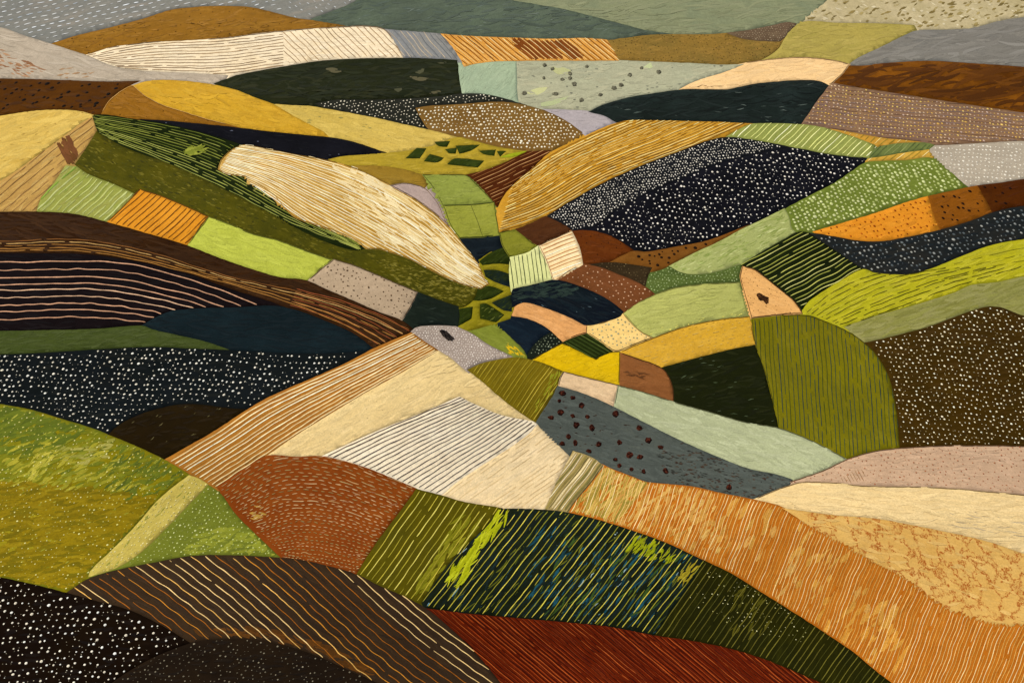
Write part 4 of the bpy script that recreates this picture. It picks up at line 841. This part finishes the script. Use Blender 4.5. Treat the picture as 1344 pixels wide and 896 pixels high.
# ---------------------------------------------------------------- strokes become raised ribbons, dots become little domes
EPS = .00008
def stroke_mesh(S):
    V, W, Cc, faces, base = [], [], [], [], 0
    if S.lines:
        lens = np.array([len(l[0]) for l in S.lines])
        P = np.concatenate([l[0] for l in S.lines]); w = np.concatenate([l[1] for l in S.lines]); col = np.concatenate([l[2] for l in S.lines])
        lay = np.repeat([{1: .5}.get(l[3], l[3]) for l in S.lines], lens) + np.repeat(RNG.uniform(0, .8, len(lens)), lens)
        end = np.cumsum(lens) - 1; st = np.concatenate([[0], end[:-1] + 1])
        T = np.empty_like(P); T[1:-1] = P[2:] - P[:-2]; T[st] = P[st + 1] - P[st]; T[end] = P[end] - P[end - 1]
        N = np.stack([-T[:, 1], T[:, 0]], 1); N /= np.linalg.norm(N, axis=1)[:, None] + 1e-9
        tap = np.repeat([l[4] for l in S.lines], lens)
        w = w.copy(); w[st] *= np.where(tap[st], .55, 1); w[end] *= np.where(tap[end], .55, 1)
        E = np.concatenate([P - N * w[:, None] / 2, P, P + N * w[:, None] / 2])
        G, t = ground(E)
        n = len(P); l3 = np.tile(lay, 3); px = t / FOC
        G[:, 2] += t * EPS * l3
        G[n:2 * n, 2] += px[n:2 * n] * np.minimum(w, 2.2) * np.where(tap, .09, .02)
        V.append(G); Cc.append(np.tile(col, (3, 1)))
        k = np.setdiff1d(np.arange(n - 1), end)
        faces.append(np.concatenate([np.stack([k, k + n, k + n + 1, k + 1], 1), np.stack([k + n, k + 2 * n, k + 2 * n + 1, k + n + 1], 1)]))
        base = 3 * n
    for q, r, col, ang in S.dots:
        G, t = ground(q); m = len(q); R = r * t / FOC
        dep = np.arcsin(np.clip((CAM_H - G[:, 2]) / (t * 1.0), .1, 1))
        el = RNG.uniform(.9, 1.25, m)
        ring = [(0, 0, .34)] + [(.68 * math.cos(a), .68 * math.sin(a), .27) for a in np.arange(7) * 2 * math.pi / 7] + [(math.cos(a + .4), math.sin(a + .4), -.12) for a in np.arange(7) * 2 * math.pi / 7]
        ring = np.array(ring)
        X = G[:, None, 0] + R[:, None] * ring[None, :, 0] * el[:, None]
        Y = G[:, None, 1] + R[:, None] * ring[None, :, 1] * 1.0 / np.sin(dep)[:, None] ** .8
        Z = G[:, None, 2] + R[:, None] * ring[None, :, 2] * .9 + (t * EPS * 2.5)[:, None]
        V.append(np.stack([X, Y, Z], -1).reshape(-1, 3)); Cc.append(np.repeat(col, 15, 0))
        o = base + np.arange(m)[:, None] * 15
        i7 = np.arange(7)
        top = np.stack([np.zeros(7, int), 1 + i7, 1 + (i7 + 1) % 7], 1)
        side = np.stack([1 + i7, 8 + i7, 8 + (i7 + 1) % 7, 1 + (i7 + 1) % 7], 1)
        faces.append((o[:, :, None] + top[None]).reshape(-1, 3)); faces.append((o[:, :, None] + side[None]).reshape(-1, 4))
        base += m * 15
    if not V: return None
    return np.concatenate(V), np.concatenate(Cc), faces

OBJ = {}
for fid, child, clabel, S in SETS:
    f = FIELDS[fid]
    sm = stroke_mesh(S)
    if child:
        if not sm: continue
        V, C, F_ = sm; c0 = Vector(OBJ[fid].location)
        me = mesh_from(child, V - np.array(c0), F_, [CROP], True, None, np.concatenate([C, np.ones((len(C), 1))], 1))
        o = link(child, me, (0, 0, 0), OBJ[fid]); o['label'] = clabel
        continue
    T = CF[OWN == fid]
    if not len(T): print('EMPTY', f['label']); continue
    ids, inv = np.unique(T.ravel(), return_inverse=True); T = inv.reshape(-1, 3)
    V = CP[ids]; n = len(ids)
    # skirt: the field is a slab of soil, its sides reach into the ground
    E = np.concatenate([T[:, [0, 1]], T[:, [1, 2]], T[:, [2, 0]]])
    srt = np.sort(E, 1); u, idx, ct = np.unique(srt, axis=0, return_index=True, return_counts=True)
    be = E[idx[ct == 1]]
    low = V.copy(); low[:, 2] -= 1.6
    side = np.stack([be[:, 1], be[:, 0], be[:, 0] + n, be[:, 1] + n], 1)
    used = np.unique(side); rem = np.full(2 * n, -1); VV = np.concatenate([V, low])
    keep = np.union1d(np.arange(n), used); rem[keep] = np.arange(len(keep)); VV = VV[keep]; side = rem[side]
    dist = float(np.median(CT[ids])); loc = V.mean(0); mp = dist / FOC
    sd = float(np.clip((CAM_H - loc[2]) / dist, .12, .9))
    ang = math.radians(next((p[4] if p[0] != 'BP' else p[5] for p in f['pats'] if p[0] in ('B', 'X', 'BP')), next((p[1] for p in f['pats'] if p[0] == 'P'), 8)))
    mat = soil_mat(f['name'] + '_soil', f['cols'], mp, sd, -ang, f['o'].get('veins'))
    faces = [T, side]; mi = np.zeros(len(T) + len(side)); cols = np.zeros((len(VV), 4)); cols[:] = (*lin(f['cols'][0]), 1)
    if sm:
        sv, scol, sf = sm; b = len(VV)
        VV = np.concatenate([VV, sv]); faces += [q + b for q in sf]; mi = np.concatenate([mi, np.ones(sum(len(q) for q in sf))])
        cols = np.concatenate([cols, np.concatenate([scol, np.ones((len(scol), 1))], 1)])
    me = mesh_from(f['name'], VV - loc, faces, [mat, CROP], True, mi, cols)
    o = link(f['name'].replace('_field', '_plot').replace('_hill', '_plot'), me, loc)
    o['label'] = f['label']; o['category'] = f['o'].get('cat', 'farm plot')
    o['group'] = f['o'].get('group', 'patchwork fields over the hills')
    OBJ[fid] = o

# ---------------------------------------------------------------- clumps and the stone
def clump(name, pts, cols, seed, rise):
    """an uneven low mound over the outline pts (shrub, burnt scrub, stone)"""
    P = spline(pts, True, 1.6, 70); n = len(P); c = P.mean(0)
    rg = np.random.default_rng(seed)
    rings = [(1.0, 0), (.86, .55), (.62, .85), (.32, 1.0)]
    E = np.concatenate([c + (P - c) * s * (1 + rg.normal(0, .07, (n, 1))) for s, _ in rings] + [c[None]])
    G, t = ground(E); px = t / FOC
    hh = np.concatenate([np.full(n, z) for _, z in rings] + [[1.0]]) * rise * (1 + rg.normal(0, .22, len(E)))
    G[:, 2] += px * hh - np.where(np.arange(len(E)) < n, .4, 0) + t * EPS
    V = G; f4 = []; i = np.arange(n); j = (i + 1) % n
    for k in range(3): f4.append(np.stack([k * n + i, k * n + j, (k + 1) * n + j, (k + 1) * n + i], 1))
    f3 = np.stack([3 * n + i, 3 * n + j, np.full(n, 4 * n)], 1)
    pal = np.array([lin(x) for x in cols])[rg.integers(len(cols), size=len(V))] * rg.uniform(.7, 1.3, (len(V), 1))
    loc = G[:n].mean(0)
    me = mesh_from(name, V - loc, f4 + [f3], [CROP], False, None, np.concatenate([np.clip(pal, 0, .8), np.ones((len(pal), 1))], 1))
    return link(name, me, loc)
s_ = 100
for name, lab, cat, grp, cols, spots in CLUMPS:
    for x, y, rx, ry in spots:
        s_ += 1
        a0 = RNG.uniform(0, 6.3)
        pts = [(x + rx * math.cos(a) * RNG.uniform(.75, 1.2), y + ry * math.sin(a) * RNG.uniform(.75, 1.2)) for a in np.arange(9) / 9 * 2 * math.pi + a0]
        o = clump(name, pts, cols.split(), s_, 1.5)
        o['label'] = lab; o['category'] = cat; o['group'] = grp
for name, lab, cat, cols, pts in SINGLES:
    s_ += 1
    o = clump(name, pts, cols.split(), s_, 2.0 if name == 'boulder' else .9)
    o['label'] = lab; o['category'] = cat

# ---------------------------------------------------------------- the ground below and beyond
def sheet():
    xs = np.concatenate([np.arange(-9000, -1500, 500), np.arange(-1500, 1500, 20), np.arange(1500, 9001, 500)]).astype(float)
    ys = np.concatenate([np.arange(-1500, 200, 200), np.arange(200, 3600, 20), np.arange(3600, 16001, 620)]).astype(float)
    g = np.stack(np.meshgrid(xs, ys), -1).reshape(-1, 2)
    z = height(g[:, 0], g[:, 1]) - 4.0
    far = np.clip((g[:, 1] - 2600) / 1500, 0, 1)
    z += far * (18 * np.sin(g[:, 0] / 420) * np.cos(g[:, 1] / 510))
    V = np.column_stack([g, z]); nx = len(xs); i, j = np.meshgrid(np.arange(nx - 1), np.arange(len(ys) - 1)); k = (j * nx + i).ravel()
    return V, np.stack([k, k + 1, k + nx + 1, k + nx], 1)
V, Fq = sheet()
gm = soil_mat('open_country', ['#5f5a2e', '#7c6a34', '#4c4a28'], .8, .3, .2)
o = link('ground', mesh_from('ground', V, [Fq], [gm])); o['kind'] = 'structure'

# ---------------------------------------------------------------- camera, sky, sun
cam = bpy.data.cameras.new('camera'); co = link('camera', cam, (0, 0, CAM_H))
co.rotation_euler = (math.pi / 2 - PITCH, 0, 0)
cam.sensor_fit = 'HORIZONTAL'; cam.sensor_width = 36; cam.lens = 36 * FOC / 1344; cam.clip_start = 1; cam.clip_end = 40000
SC.camera = co
w = bpy.data.worlds.new('World'); SC.world = w; w.use_nodes = True
nt = w.node_tree; bg = nt.nodes['Background']
sky = nt.nodes.new('ShaderNodeTexSky'); sky.sky_type = 'NISHITA'; sky.sun_disc = False
EL, AZ = math.radians(64), math.radians(-62)       # sun high, from the upper left
sky.sun_elevation = EL; sky.sun_rotation = AZ
nt.links.new(sky.outputs[0], bg.inputs[0]); bg.inputs[1].default_value = .05
sun = bpy.data.lights.new('sun', 'SUN'); sun.energy = 3.0; sun.angle = math.radians(SUN_ANGLE); sun.color = (1, .93, .82)
so = link('sun', sun, (0, 0, 900))
d = Vector((math.sin(AZ) * math.cos(EL), math.cos(AZ) * math.cos(EL), math.sin(EL)))
so.rotation_euler = d.to_track_quat('Z', 'Y').to_euler()
SC.view_settings.view_transform = 'Standard'; SC.view_settings.look = 'None'; SC.view_settings.gamma = 1
SC.view_settings.use_curve_mapping = False; SC.view_settings.exposure = EXPOSURE
SC.cycles.max_bounces = 4; SC.cycles.use_denoising = True
print('fields', len(OBJ), 'gap cells', GAPS, 'tris', len(CF))
